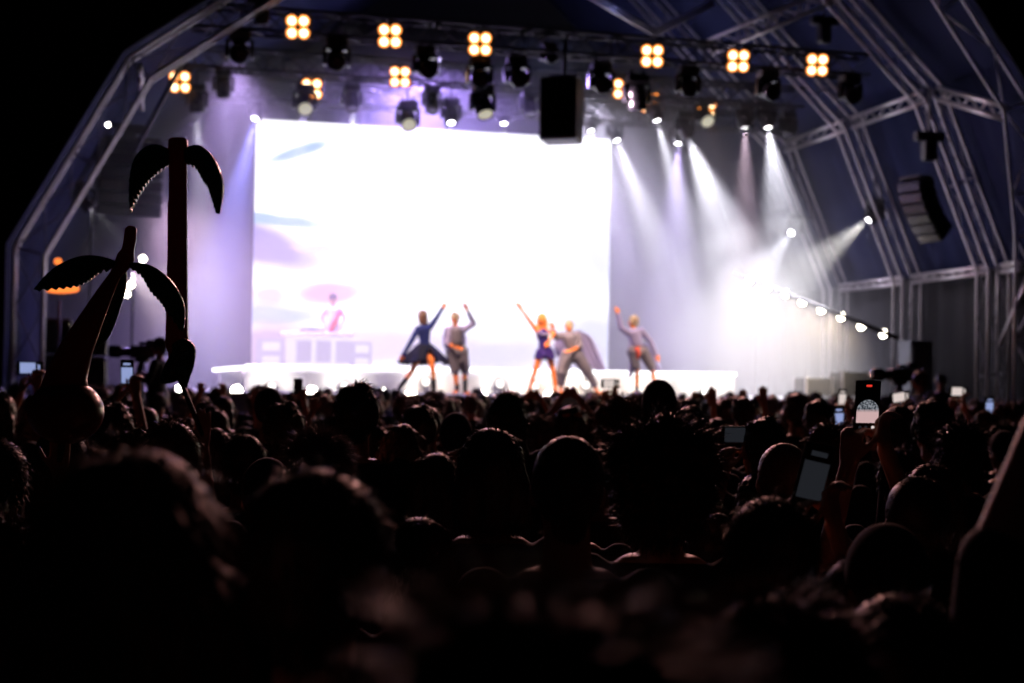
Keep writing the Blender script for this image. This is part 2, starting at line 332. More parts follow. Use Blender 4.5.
# video screen
def screen_mat():
    m = bpy.data.materials.new('video_picture'); m.use_nodes = True; nt = m.node_tree; nt.nodes.clear(); N = nt.nodes.new
    tc = N('ShaderNodeTexCoord'); sep = N('ShaderNodeSeparateXYZ'); nt.links.new(tc.outputs['Generated'], sep.inputs[0])
    def math_(op, a, b=None, clamp=False):
        n = N('ShaderNodeMath'); n.operation = op; n.use_clamp = clamp
        for i, v in enumerate((a, b)):
            if v is None: continue
            if isinstance(v, (int, float)): n.inputs[i].default_value = v
            else: nt.links.new(v, n.inputs[i])
        return n.outputs[0]
    nz = N('ShaderNodeTexNoise'); nz.inputs['Scale'].default_value = 5; nt.links.new(tc.outputs['Generated'], nz.inputs[0])
    wob = math_('MULTIPLY', math_('SUBTRACT', nz.outputs['Fac'], .5), .06)
    X = math_('ADD', sep.outputs['X'], wob); Z = math_('ADD', sep.outputs['Z'], wob)
    col = None; cur = (1.7, 1.7, 1.75)
    last = None
    # cx, cy, rx, ry, slant, colour, softness : patches of the overexposed picture
    for cx, cy_, rx, ry, sl, c, sf in ((.0, .50, .24, .11, -.35, (.5, .42, .85), 1.3), (1.02, .55, .16, .28, .3, (.72, .76, 1.0), 1.2), (.11, .87, .10, .03, .5, (.5, .72, 1.0), 1.3), (.0, .60, .24, .03, -.1, (.5, .72, 1.05), 1.5),
                                   (.2, .30, .11, .055, 0, (1.2, .62, .78), 1.3), (.04, .28, .07, .05, 0, (1.0, .8, .6), 1.2), (.04, .21, .2, .06, 0, (.65, .75, 1.1), 1.2), (.22, .49, .13, .025, 0, (1.2, .9, .75), 1.2), (.96, .12, .16, .2, 0, (.78, .8, 1.0), 1.2),
                                   (.06, .07, .16, .13, 0, (.72, .55, .72), 1.4), (.66, .07, .3, .12, 0, (.88, .85, 1.0), 1.1), (.9, .07, .1, .07, 0, (.75, .7, .95), 1.4), (.36, .1, .3, .12, 0, (.95, .85, 1.0), 1.1)):
        dx = math_('SUBTRACT', X, cx); dz = math_('SUBTRACT', math_('SUBTRACT', Z, cy_), math_('MULTIPLY', dx, sl))
        q = math_('ADD', math_('POWER', math_('ABSOLUTE', math_('DIVIDE', dx, rx)), 2.0), math_('POWER', math_('ABSOLUTE', math_('DIVIDE', dz, ry)), 2.0))
        f = math_('MULTIPLY', math_('SUBTRACT', 1.0, q), sf, True)
        mx = N('ShaderNodeMix'); mx.data_type = 'RGBA'; nt.links.new(f, mx.inputs[0])
        if last is None: mx.inputs[6].default_value = cur+(1,)
        else: nt.links.new(last, mx.inputs[6])
        mx.inputs[7].default_value = c+(1,); last = mx.outputs[2]
    e = N('ShaderNodeEmission'); o = N('ShaderNodeOutputMaterial'); nt.links.new(last, e.inputs[0]); e.inputs[1].default_value = 1.0; nt.links.new(e.outputs[0], o.inputs[0])
    return m
x0, x1 = 2.06, 11.0; z0, z1 = 2.14, 8.08  # glowing picture carried on below the screen, added to brighten the band there
vs_ = empty('video_screen', ((x0+x1)/2, 34, z0), 'huge overexposed white video screen filling the back of the stage', 'screen')
b = MB(); b.box((0, .1, (z1-z0)/2), ((x1-x0)/2+.03, .08, (z1-z0)/2+.03), bev=.02); b.build('housing', M['black'], vs_)
b = MB(); b.box((0, 0, (z1-z0)/2), ((x1-x0)/2, .015, (z1-z0)/2)); b.build('picture', screen_mat(), vs_)
for s in (-1, 1):
    b = MB(); b.box((s*3, .3, -(z0-STAGE_Z)/2), (.06, .06, (z0-STAGE_Z)/2), bev=.01); b.box((s*3, .3, 2.4), (.06, .1, 2.4), bev=.01); b.build('support_post', M['darktruss'], vs_)
# DJ booth and lower pale set blocks
def block(name, pxa, pxb, pya, pyb, Y, dep, m, label, cat, bev=.03):
    a = WY(pxa, pyb, Y); c = WY(pxb, pya, Y); a.z = STAGE_Z+.48; h = (c.z-a.z)/2; o = empty(name, ((a.x+c.x)/2, Y+dep/2, a.z), label, cat); hw = (c.x-a.x)/2
    b = MB(); b.box((0, 0, h), (hw, dep/2, h), bev=bev); b.build('body', m, o)
    return o, hw, h
o, hw, h = block('dj_booth', 288, 348, 334, 366, 32.2, .8, M['glowpanel'], 'white disc jockey booth with a thick table top left of centre', 'booth')
b = MB(); b.box((.0, -.03, 2*h-.02), (hw+.12, .5, .06), bev=.02); b.build('table_top', M['white'], o)
b = MB(); b.box((-.1, 0, 2*h+.07), (.28, .2, .035), bev=.01); b.lathe([(.09, 0), (.09, .02)], (-.1, 0, 2*h+.105), 16); b.build('mixing_deck', M['black'], o)
for i in range(3):
    b = MB(); b.box((-hw+.35+i*.45, -.415, h), (.17, .015, h*.6), bev=.01); b.build('front_panel', M['glowblock'], o)
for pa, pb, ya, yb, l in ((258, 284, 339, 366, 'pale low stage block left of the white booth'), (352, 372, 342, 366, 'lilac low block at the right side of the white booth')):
    o, hw, h = block('stage_block', pa, pb, ya, yb, 32.6, .7, M['glowblock'], l, 'stage block')
    b = MB(); b.box((0, -.36, h*1.5), (hw*.7, .015, h*.3), bev=.01); b.build('front_panel', M['glowpanel'], o); b = MB(); b.box((0, -.36, h*.55), (hw*.7, .015, h*.3), bev=.01); b.build('front_panel', M['glowpanel'], o)

# ------------------------------------------------------------------ lamps
def moving_head_proto(lens, name='moving_head_light'):
    r = empty(name, (0, 0, 0))
    b = MB(); b.box((0, 0, -.09), (.17, .13, .07), bev=.02); b.box((-.1, 0, 0), (.02, .03, .05)); b.box((.1, 0, 0), (.02, .03, .05)); b.build('base', M['black'], r)
    b = MB(); b.box((0, 0, -.18), (.2, .06, .025), bev=.01)
    for s in (-1, 1): b.box((s*.195, 0, -.31), (.028, .07, .15), bev=.015)
    b.build('yoke', M['blackgloss'], r)
    h = MB(); h.lathe([(.06, .2), (.13, .18), (.155, .08), (.155, -.05), (.14, -.07), (.15, -.09), (.15, -.2), (.135, -.22), (.125, -.2), (.12, -.17)], n=18)
    hd = h.build('lamp_head', M['blackgloss'], r, True, (0, 0, -.36))
    l = MB(); l.lathe([(.125, -.198), (.1, -.207), (.05, -.212), (.01, -.213)] if lens is not M['lens_on'] else [(.075, -.204), (.06, -.209), (.03, -.212), (.01, -.213)], n=18); l.build('lens', lens, hd, True)
    return r
P_ON, P_OFF, P_CREAM = moving_head_proto(M['lens_on']), moving_head_proto(M['lens_off']), moving_head_proto(M['lens_cream'])
def hang_head(proto, p, aim, label, scale=1.0, gimbal=True):
    o = copy_tree(proto); o.location = p; o.scale = (scale,)*3; tag(o, label, 'stage light', 'moving head stage lights')
    gap = 8.2-p[2]
    if .12 < gap < 2.2: b = MB(); b.tube((0, 0, -.03), (0, 0, gap/scale), .022, n=8); b.build('hanging_pipe', M['darktruss'], o, True)
    hd = [c for c in o.children if c.name.startswith('lamp_head')][0]
    d = Vector(aim)-(Vector(p)+Vector((0, 0, -.36))); hd.rotation_euler = d.to_track_quat('-Z', 'Y').to_euler(); return o
DOWN = Vector((0, -.25, -1))
def where(px):
    for x, n in ((215, 'over the tall inflatable palm'), (262, 'above the left edge of the screen'), (330, 'above the DJ booth side of the screen'), (392, 'left of the twin amber lamps'), (445, 'above the left dancers'), (492, 'under the third front amber lamp'),
                 (528, 'left of the hanging black speaker'), (575, 'behind the hanging black speaker'), (612, 'right of the hanging black speaker'), (662, 'beside the paired right amber lamps'), (720, 'right of the screen edge'), (790, 'near the right end of the truss')):
        if px < x: return n
    return 'at the far right end of the truss'
for px, py in ((240, 30), (337, 38), (426, 46), (480, 56), (517, 56), (601, 62), (688, 66), (768, 70), (850, 74)):
    p = WY(px, py, 25.75); hang_head(P_OFF, p, p+Vector((random.uniform(-.2, .3), -1, -.75)), 'large dark moving head on the front truss, '+where(px), 1.15)
p = WY(483, 84, 26.2); hang_head(P_CREAM, p, p+Vector((.1, -.4, -1)), 'long black moving head with a cream lens, hung under the third amber lamp', 1.15)
p = WY(637, 74, 27); hang_head(P_OFF, p, p+Vector((.1, .1, -1)), 'big dark lamp pointing down between the paired amber lamps', 1.3)
p = WY(549, 42, 26); hang_head(P_OFF, p, p+Vector((.1, -1, -.7)), 'small dark lamp close left of the speaker hanging bar', .8)
for px, py in ((305, 84), (408, 100), (705, 98)):
    p = WY(px, py, 29.2); hang_head(P_CREAM, p, p+Vector((0, -.8, -1)), 'pale moving head on the middle truss, '+where(px), 1.15)
for px, py in ((352, 84), (432, 86), (451, 98), (530, 90), (575, 92), (745, 108), (788, 112)):
    p = WY(px, py, 29.4); hang_head(P_OFF if px not in (451,) else P_ON, p, p+DOWN, 'dark lamp on the middle truss at '+{352: 'the gap left of the twin amber lamps', 432: 'the gap right of the twin amber lamps', 451: 'the screen top above the left dancers', 530: 'the left side of the black speaker', 575: 'the back of the black speaker', 745: 'the hazy gap right of the screen', 788: 'the right end of the middle truss'}[px], 1.0)
BL = ['pale beam right behind the tall palm crown', 'short lilac beam left of the screen corner', 'blue beam at the upper left corner of the screen', 'white lens at the screen top below the second amber lamp from left', 'lit lens at the screen top over the left dancers', 'lit lens at the screen top left of the black speaker', 'lit lens at the screen top right of the black speaker', 'beam at the upper right corner of the screen',
      'narrow beam under the paired right amber lamps', 'strong white beam falling right, beyond the screen corner', 'lilac beam just left of the strong falling beam', 'lone white cone below the pink box truss', '', '', '', 'faint lens behind the pale head at the left of the screen top', 'pinkish lens left of the lone white cone']
for i, (px, py, Y, ax, ay, aY, cone, wt, c) in enumerate(BEAMS):
    p = WY(px, py, Y); a = WY(ax, ay, aY); d = (a-p).normalized()
    lab_i = i; nm = {868: 'bright white lamp on the second arch throwing a beam down left', 791: 'white lamp below the right arch knee beaming left', 92: 'faint white lamp beside the left lattice arch'}.get(px, 'lit moving head, '+BL[i])
    s = 1.0; root = p - d*.213*s + Vector((0, 0, .36*s)); o = hang_head(P_ON, root, root+Vector((0, 0, -.36))+d, nm, s)
    spot('beam', p+d*.03, a, cone*(1.45 if py < 200 else 1.1), wt*(22 if py < 200 else 2.4), c, 1.0, .05)
# four-lamp amber blinders
def blinder_proto():
    r = empty('amber_blinder', (0, 0, 0)); b = MB(); b.box((0, .06, 0), (.25, .05, .25), bev=.02); b.box((-.27, .06, 0), (.012, .03, .26)); b.box((.27, .06, 0), (.012, .03, .26)); b.box((0, .06, .27), (.28, .03, .012)); b.build('frame', M['black'], r)
    q = Matrix.Rotation(R_(90), 3, 'X')
    for sx in (-1, 1):
        for sz in (-1, 1):
            l = MB(); l.lathe([(.112, 0), (.118, .03), (.085, .032)], n=16, q=q, cap=False); lo = l.build('lamp', M['amber_halo'], r, True, (sx*.122, 0, sz*.122))
            l = MB(); l.lathe([(.078, .031), (.06, .042), (.02, .046), (.002, .047)], n=16, q=q); l.build('bulb', M['amber_lamp'], lo, True)
    return r
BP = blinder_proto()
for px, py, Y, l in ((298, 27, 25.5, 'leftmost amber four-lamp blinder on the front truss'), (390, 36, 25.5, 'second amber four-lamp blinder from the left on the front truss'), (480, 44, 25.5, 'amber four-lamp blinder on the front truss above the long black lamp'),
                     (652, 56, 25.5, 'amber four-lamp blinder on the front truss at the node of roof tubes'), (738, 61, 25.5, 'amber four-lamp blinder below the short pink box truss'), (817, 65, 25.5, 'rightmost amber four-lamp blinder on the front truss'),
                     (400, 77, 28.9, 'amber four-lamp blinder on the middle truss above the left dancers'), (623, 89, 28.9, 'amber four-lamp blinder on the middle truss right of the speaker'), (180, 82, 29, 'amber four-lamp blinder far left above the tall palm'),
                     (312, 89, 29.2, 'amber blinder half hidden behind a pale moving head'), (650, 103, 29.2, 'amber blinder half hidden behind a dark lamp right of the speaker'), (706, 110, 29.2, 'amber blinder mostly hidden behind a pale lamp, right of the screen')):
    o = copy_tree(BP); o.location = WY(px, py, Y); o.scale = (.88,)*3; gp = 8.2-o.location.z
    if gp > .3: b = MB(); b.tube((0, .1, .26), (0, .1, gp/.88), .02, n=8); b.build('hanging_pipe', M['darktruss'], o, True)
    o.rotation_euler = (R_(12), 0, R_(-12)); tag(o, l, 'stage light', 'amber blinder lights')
for x in (3.5, 7, 10.5): spot('amber_spill', (x, 25.2, 8.1), (x*.25, 2, 1.4), 80, 1900, (1, .42, .36), 1, .3)
spot('amber_spill', WY(710, 118, 29.5), WY(725, 220, 29.5), 60, 30, (1, .35, .08), 1, .1)
# footlights
def par_proto(lens, rr=.09):
    r = empty('footlight', (0, 0, 0)); q = Matrix.Rotation(R_(90), 3, 'X')
    b = MB(); b.lathe([(rr*.6, -.16), (rr*1.02, -.1), (rr*1.1, .02), (rr*1.15, .05), (rr, .05), (rr, .02)], (0, 0, 0), 16, q, True); b.build('housing', M['black'], r, True)
    b = MB(); b.lathe([(rr*.98, .035), (rr*.6, .05), (.01, .054)], (0, 0, 0), 16, q); b.build('lens', lens, r, True)
    b = MB(); b.path([(-rr*1.2, 0, 0), (-rr*1.2, 0, -rr*1.3), (rr*1.2, 0, -rr*1.3), (rr*1.2, 0, 0)], .012, 6); b.build('bracket', M['black'], r, True)
    return r
FPR = par_proto(M['footlamp'], .11); UPR = par_proto(M['uplens'], .08); b = MB(); b.tube((0, 0, -.1), (0, 0, -.24), .015, n=8); b.lathe([(.06, -.25), (.06, -.24)], n=12); b.build('foot', M['black'], UPR)
for px, py, l in ((180, 393, 'below the tall palm trunk'), (237, 393, 'left of the peaked hat in the crowd'), (312, 394, 'beside the raised dark camera bag'), (383, 396, 'right of the tall round head'), (411, 397, 'under the dancer in the navy dress'), (481, 397, 'right of the two left dancers'),
                  (549, 398, 'between the feet of the woman in the short suit'), (573, 397, 'inside the ring of raised arms'), (705, 400, 'right of the tall dark head near the riser end'), (729, 400, 'at the right end of the white riser')):
    o = copy_tree(FPR); o.location = WY(px, py-2, 27.3); o.rotation_euler = (R_(-3), 0, R_(-12)); tag(o, 'white glowing footlight '+l, 'footlight', 'footlights along the stage edge')
for px, py, l in ((426, 382, 'behind the legs of the navy dancer'), (500, 384, 'midway between the dancer pairs'), (535, 386, 'beside the left leg of the woman in the short suit'), (586, 385, 'under the flared cape'),
                  (272, 386, 'near its left end'), (345, 386, 'below the white booth'), (650, 388, 'below the rightmost dancer'), (705, 389, 'near its right end')):  # this row: unseen uplights added to brighten the riser front
    o = copy_tree(UPR); o.location = WY(px, py, 29.3); o.rotation_euler = (R_(-3), 0, R_(-12)); tag(o, 'pale uplight on the riser '+l, 'footlight', 'uplights on the riser front')
    spot('riser_uplight', WY(px, py-2, 29.0), WY(px, 378, 29.6), 140, 34, (1, .95, .85), 1, .08)
SPR = par_proto(M['sidelamp'], .13); SPR.name = 'side_floodlight'
nms = ['topmost and palest', 'second from the top', 'third from the top', 'fourth from the top', 'fourth from the bottom', 'third from the bottom', 'second from the bottom', 'lowest and brightest']
for i, (px, py, wt) in enumerate(SIDE):
    Y = 30.2-i*.5; p = WY(px, py, Y); o = copy_tree(SPR); o.location = p; o.rotation_euler = (R_(-8), 0, R_(-50)); o.scale = (.7,)*3; tag(o, 'white floodlight in the sloping row at the right, '+nms[i], 'floodlight', 'sloping row of floodlights')
    spot('flood_beam', p+Vector((-.12, -.1, -.02)), p+Vector((-2.2, -.8, -2.0)), 140, 125*wt, (1, .8, .56), 1, .1)
for px, py, Y, l in ((143, 259, 29, 'white lamp behind the top knot of the leaning palm'), (131, 285, 29, 'white lamp under the leaning palm crown'), (127, 294, 29, 'lower white lamp under the leaning palm crown')):
    o = copy_tree(SPR); o.location = WY(px, py, Y); o.rotation_euler = (0, 0, R_(-5)); tag(o, l, 'floodlight', 'floodlights at the left wing'); o.scale = (.5,)*3
a = WY(134, 255, 29.12); pole('lamp_stand', (a.x, a.y, STAGE_Z), a, .03, M['darktruss'], 'dark upright pipe carrying the lamps under the leaning palm crown', 'lamp stand')
a = WY(60, 300, 26.7); pole('lamp_stand', (a.x, a.y, 0), a, .03, M['darktruss'], 'dark upright pipe below the orange lamp', 'lamp stand')
spot('left_wing_flood', WY(131, 275, 29), WY(230, 330, 30), 120, 850, (1, .82, .85), 1, .1)
o = copy_tree(FPR); o.location = WY(108, 125, 28); o.scale = (.35,)*3; tag(o, 'tiny white lamp on the upper left lattice arch', 'floodlight')
r = empty('orange_lamp', WY(60, 290, 26.5), 'glowing orange lamp cluster seen under the left leaf of the leaning palm', 'lamp'); b = MB(); b.ell((0, 0, 0), (.28, .12, .06)); b.ell((.2, 0, .03), (.14, .1, .07)); b.ell((.0, .02, .08), (.08, .06, .07)); b.build('long_bulb', M['redlamp'], r, True)
b = MB(); b.ell((-.05, .05, .52), (.07, .06, .06)); b.build('small_bulb', M['redlamp'], r, True); b = MB(); b.box((0, .14, .25), (.03, .03, .33), bev=.01); b.build('holder', M['black'], r)
for p in (P_ON, P_OFF, P_CREAM, BP, FPR, SPR, UPR): kill(p)
for x in (3.2, 6.2, 9.2, 12.2): spot('crowd_spill', (x, 26.9, 1.9), (x*.45, 6, 1.6), 120, 190, (1, .4, .3), 1, .15)
# spots without fixtures, added to tint the haze; the last brightens the roof
for (px, py, Y), (tx, ty, tY), a, wt, c in (((230, 60, 31), (260, 300, 31), 95, 600, (.6, .42, .95)), ((420, 70, 33), (420, 300, 30), 115, 2300, (.42, .28, .95)), ((565, 98, 32.6), (700, 330, 31), 95, 2300, (.82, .76, 1)),
                                        ((150, 200, 31), (240, 300, 31), 110, 360, (.9, .6, .85)), ((560, 60, 27), (520, -80, 30), 150, 26, (.35, .4, 1))):
    spot('haze_fill', WY(px, py, Y), WY(tx, ty, tY), a, wt*5, c, 1, .3)
# key lights on the dancers from the front truss
for px, tx in ((415, 440), (512, 545), (590, 570), (668, 640)): spot('front_key', WY(px, 118, 25.3), WY(tx, 350, 28.1), 22, 2100, (1, .7, .48), .6, .15)
spot('wing_fill', WY(600, 100, 27), WY(960, 150, 26.5), 70, 900, (.95, .62, .8), 1, .2)  # added spot with no fixture, tints the right arch tubes
spot('wing_fill', WY(500, 60, 26), WY(80, 180, 25.3), 60, 380, (.6, .5, 1), 1, .2)  # another added spot, lifts the left arch with bluish light

# haze inside the stage tent
vm = bpy.data.materials.new('stage_haze'); vm.use_nodes = True; nt = vm.node_tree; nt.nodes.clear()
vs = nt.nodes.new('ShaderNodeVolumeScatter'); vo = nt.nodes.new('ShaderNodeOutputMaterial'); vs.inputs['Color'].default_value = (.95, .94, 1, 1)
vs.inputs['Density'].default_value = .045; vs.inputs['Anisotropy'].default_value = .25; nt.links.new(vs.outputs[0], vo.inputs['Volume']); vm.cycles.homogeneous_volume = True
P = offset_profile(.3); zt = 8.9
cutp = lambda a, b: (a[0]+(b[0]-a[0])*(zt-a[1])/(b[1]-a[1]), zt)
P = P[:3]+[cutp(P[2], P[3]), cutp(P[3], P[4])]+P[4:] if P[4][1] < zt else P[:3]+[cutp(P[2], P[3])]+P[4:]
P[0] = (P[0][0], STAGE_Z+.02-1.2); P[-1] = (P[-1][0], STAGE_Z+.02-1.2)
b = MB(); b.prism(P, 27.3, 37.8); hz = tag(b.build('haze', vm), 'stage haze hanging around the beams', 'haze', kind='stuff')
for (px, py, Y), r3, dn, l, n in (((800, 345, 29.2), (4.0, 2.5, 2.9), .016, 'pale fog bank in front of the row of floodlights', 5), ((190, 320, 30.2), (2.4, 1.7, 2.2), .012, 'lilac fog bank behind the tall palm', 3)):
    for k in range(n):                    # a bank that thickens towards its middle
        m = vm.copy(); m.name = 'dense_haze'; q = m.node_tree.nodes['Volume Scatter']; q.inputs['Density'].default_value = dn; q.inputs['Color'].default_value = (.99, .96, .95, 1); m.cycles.homogeneous_volume = True
        f = 1-.18*k; b = MB(); b.ell((0, 0, 0), (r3[0]*f, r3[1]*f, r3[2]*f), None, 40, 24)
        tag(b.build('fog', m, None, True, WY(px, py, Y)+Vector((.22*k*(1 if n > 3 else 0), 0, -.12*k))), l+', '+['its widest thin veil', 'second layer inwards', 'middle layer', 'fourth layer inwards', 'innermost thickest layer'][k], 'haze', 'fog banks', 'stuff')
#PART2
# ------------------------------------------------------------------ hanging speakers, hoists, cases
def speaker_cluster(name, p, n, hw, hd, hh, curve, label, rz=0.0, tilt0=0.0, m='black'):
    r = empty(name, p, label, 'speaker', None, rz); y = 0; z = 0; a = tilt0
    b = MB(); b.box((0, 0, .04), (hw*.9, hd*.8, .03), bev=.01); b.build('hanging_bar', M['darktruss'], r)
    for i in range(n):
        q = Matrix.Rotation(a, 3, 'X'); c = Vector((0, y, z))+q @ Vector((0, 0, -hh)); b = MB()
        b.box(c, (hw, hd, hh*.94), q, .02); cb = b.build('speaker_cabinet', M[m], r)
        b = MB(); b.box(c+q @ Vector((0, -hd-.006, 0)), (hw*.92, .008, hh*.82), q); b.build('grille', M['blackgloss'], cb)
        e = q @ Vector((0, 0, -2*hh)); y += e.y; z += e.z; a += curve
    return r
def hoist(px, py, Y, topy, label):
    p = WY(px, py, Y); r = empty('chain_hoist', p, label, 'hoist', 'chain hoists')
    b = MB(); b.box((0, 0, -.12), (.13, .11, .2), bev=.03); b.build('motor', M['black'], r)
    b = MB(); b.box((0, 0, .14), (.3, .09, .09), bev=.02); b.build('beam_clamp', M['darktruss'], r)
    zt = WY(px, topy, Y).z-p.z; b = MB(); n = int(zt/.09)
    for i in range(n): b.box((0, 0, .2+i*.09), (.022 if i % 2 else .01, .01 if i % 2 else .022, .05), bev=.005)
    b.build('chain', M['chain'], r); return r
p = WY(562, 80, 25.75); b = MB(); r = empty('hanging_speaker', p, 'big black speaker box hung in front of the screen top', 'speaker', None, R_(-28))
b.box((0, 0, -.6), (.36, .36, .6), bev=.03); cb = b.build('speaker_cabinet', M['black'], r); b = MB(); b.box((0, -.365, -.6), (.32, .01, .55), bev=.005); b.build('grille', M['blackgloss'], r)
b = MB(); b.tube((.05, 0, 0), (.05, 0, .75), .04); b.box((0, 0, .03), (.2, .2, .03), bev=.01); b.build('hanging_pole', M['darktruss'], r)
speaker_cluster('line_array_speaker', WY(915, 180, 24), 6, .3, .2, .1, .11, 'curved black line array speaker hanging at the upper right', R_(-75), .25)
hoist(929, 144, 24, 96, 'black chain hoist above the curved line array speaker'); hoist(824, 28, 26.5, -30, 'black chain hoist over the right end of the lamp truss')
speaker_cluster('line_array_speaker', WY(130, 142, 30), 6, .66, .3, .125, .06, 'wide dark line array speaker hanging in the haze behind the left lattice arch', R_(10))
hoist(130, 136, 30.1, 60, 'dark chain hoist above the wide line array speaker at left'); hoist(262, 8, 25.6, -40, 'dark chain hoist at the left end of the lamp truss')
for pxa, pxb, pya, pyb, Y, l in ((38, 72, 318, 392, 26.8, 'dark subwoofer stack at the far left of the stage'), (74, 108, 322, 392, 27, 'dark subwoofer stack beside the leaning palm, left stage wing')):
    a, c = WY(pxa, pyb, Y), WY(pxb, pya, Y); r = empty('subwoofer_stack', ((a.x+c.x)/2, Y, STAGE_Z), l, 'speaker'); h = (c.z-STAGE_Z)/2
    for i in range(2):
        b = MB(); b.box((0, .4, h*(i+.5)), ((c.x-a.x)/2, .38, h*.48), bev=.03); cb = b.build('speaker_cabinet', M['black'], r)
        b = MB(); b.box((0, .012, h*(i+.5)), ((c.x-a.x)/2*.88, .01, h*.4), bev=.005); b.build('grille', M['blackgloss'], cb)
a, c = WY(912, 396, 24.6), WY(935, 341, 24.6); r = empty('equipment_cabinet', ((a.x+c.x)/2, 24.9, 0), 'tall blue grey cabinet standing beside the right arch legs', 'cabinet')
b = MB(); b.box((0, 0, c.z/2), ((c.x-a.x)/2, .25, c.z/2), bev=.02); b.build('body', M['cab'], r)
b = MB(); b.box((0, -.26, c.z*.5), ((c.x-a.x)/2*.86, .015, c.z*.47), bev=.01); dr = b.build('door', M['cab'], r); b = MB(); b.tube((.12, -.3, 1.5), (.12, -.3, 1.7), .012); b.build('handle', M['alu'], dr)
for pxa, pxb, py, Y, l in ((800, 826, 378, 28.3, 'black flight case in the fog at the right stage wing'), (836, 868, 372, 28, 'larger black flight case under the lowest floodlight')):
    a, c = WY(pxa, 395, Y), WY(pxb, py, Y); r = empty('flight_case', ((a.x+c.x)/2, Y, STAGE_Z), l, 'case'); h = (c.z-STAGE_Z)/2; hw = (c.x-a.x)/2
    b = MB(); b.box((0, 0, h+.04), (hw, .3, h-.04), bev=.02); b.build('body', M['black'], r)
    b = MB()
    for s in (-1, 1):
        for t in (-1, 1): b.box((s*hw, t*.3, h+.04), (.02, .02, h-.03), bev=.005)
    b.build('edge_trim', M['alu'], r)
    for s in (-1, 1):
        for t in (-1, 1): b = MB(); b.lathe([(.03, -.015), (.04, 0), (.03, .015)], (s*(hw-.08), t*.22, .04), 10, Matrix.Rotation(R_(90), 3, 'Y')); b.build('caster', M['blackgloss'], r)

# ------------------------------------------------------------------ bodies
from mathutils import noise as mnoise
def solid(mb, name, mats, vox=.012, sm=2, fac=.5, extra=None):
    tmp = mb.build('tmp', mats); md = tmp.modifiers.new('r', 'REMESH'); md.mode = 'VOXEL'; md.voxel_size = vox
    if sm: s = tmp.modifiers.new('s', 'SMOOTH'); s.iterations = sm; s.factor = fac
    dg = bpy.context.evaluated_depsgraph_get(); me = bpy.data.meshes.new_from_object(tmp.evaluated_get(dg)); me.name = name
    bpy.data.objects.remove(tmp)
    me.materials.clear()
    for x in (mats if isinstance(mats, (list, tuple)) else [mats]): me.materials.append(x)
    if extra:                                  # small added pieces such as eyes
        bm = bmesh.new(); bm.from_mesh(me)
        for emb, mi in extra:
            bv = [bm.verts.new(v) for v in emb.v]
            for f in emb.f:
                fc = bm.faces.new([bv[i] for i in f]); fc.material_index = mi
        bm.to_mesh(me); bm.free()
    me.polygons.foreach_set('use_smooth', [True]*len(me.polygons)); me.update(); return me
def hand(mb, w, d, side, curl=.4, s=1.0, vr=1.0):
    w = Vector(w); d = Vector(d).normalized(); side = Vector(side); side = (side-d*side.dot(d)).normalized(); n = d.cross(side)
    for k in (-1.3, -.4, .5, 1.3): mb.cap(w+side*(.012*k*s), w+(d*.085+side*(.021*k))*s, .015*s*vr, .0125*s*vr, 8)
    for k, L in ((-1.3, .058), (-.42, .072), (.45, .078), (1.3, .068)):
        a = w+(d*.085+side*(.023*k))*s; d1 = (d*math.cos(curl)+n*math.sin(curl)+side*(.06*k)).normalized(); b_ = a+d1*(L*.5*s); d2 = (d*math.cos(curl*2.3)+n*math.sin(curl*2.3)).normalized()
        mb.cap(a, b_, .0098*s*vr, .009*s*vr, 8); mb.cap(b_, b_+d2*(L*.5*s), .009*s*vr, .0075*s*vr, 8)
    a = w+(d*.022+side*.026)*s; b_ = a+(d*.035+side*.03+n*.012)*s; mb.cap(a, b_, .0125*s*vr, .0105*s*vr, 8); mb.cap(b_, b_+(d*.032+side*.008+n*.012)*s, .0105*s*vr, .009*s*vr, 8)
HC = Vector((0, 0, 1.625))
def head_mb(mb, c=HC, q=None, s=1.0):
    q = q or Matrix.Identity(3); c = Vector(c); P_ = lambda *v: c+q @ (Vector(v)*s); S = lambda *v: tuple(x*s for x in v)
    mb.ell(P_(0, -.008, .02), S(.075, .094, .1), q); mb.ell(P_(0, .018, -.035), S(.06, .07, .075), q); mb.ell(P_(0, .05, -.078), S(.032, .032, .03), q)
    mb.cap(P_(0, .085, .012), P_(0, .104, -.022), .009*s, .014*s, 8); mb.cap(P_(-.035, .078, .025), P_(.035, .078, .025), .012*s, .012*s, 8)
    for k in (-1, 1):
        mb.ell(P_(.076*k, -.006, -.005), S(.011, .02, .031), q, 8, 6); mb.ell(P_(.035*k, .06, -.03), S(.022, .024, .022), q, 8, 6)
    mb.cap(P_(-.018, .082, -.052), P_(.018, .082, -.052), .009*s, .009*s, 8)
def face_extra(c=HC, q=None, s=1.0):
    q = q or Matrix.Identity(3); c = Vector(c); e = MB(); l = MB(); w_ = MB()
    for k in (-1, 1): w_.ell(c+q @ (Vector((.031*k, .079, .006))*s), (.013*s,)*3, q, 8, 6); e.ell(c+q @ (Vector((.031*k, .089, .006))*s), (.006*s,)*3, q, 6, 4)
    l.ell(c+q @ (Vector((0, .09, -.05))*s), (.022*s, .006*s, .006*s), q, 8, 5); return [(w_, 1), (e, 2), (l, 3)]
M['eyewhite'] = mat('eye_white', (.7, .68, .65), .3); M['iris'] = mat('eye_dark', (.03, .02, .015), .2); M['lip'] = mat('lips', (.4, .12, .1), .5)
FACE = lambda sk: [sk, M['eyewhite'], M['iris'], M['lip']]
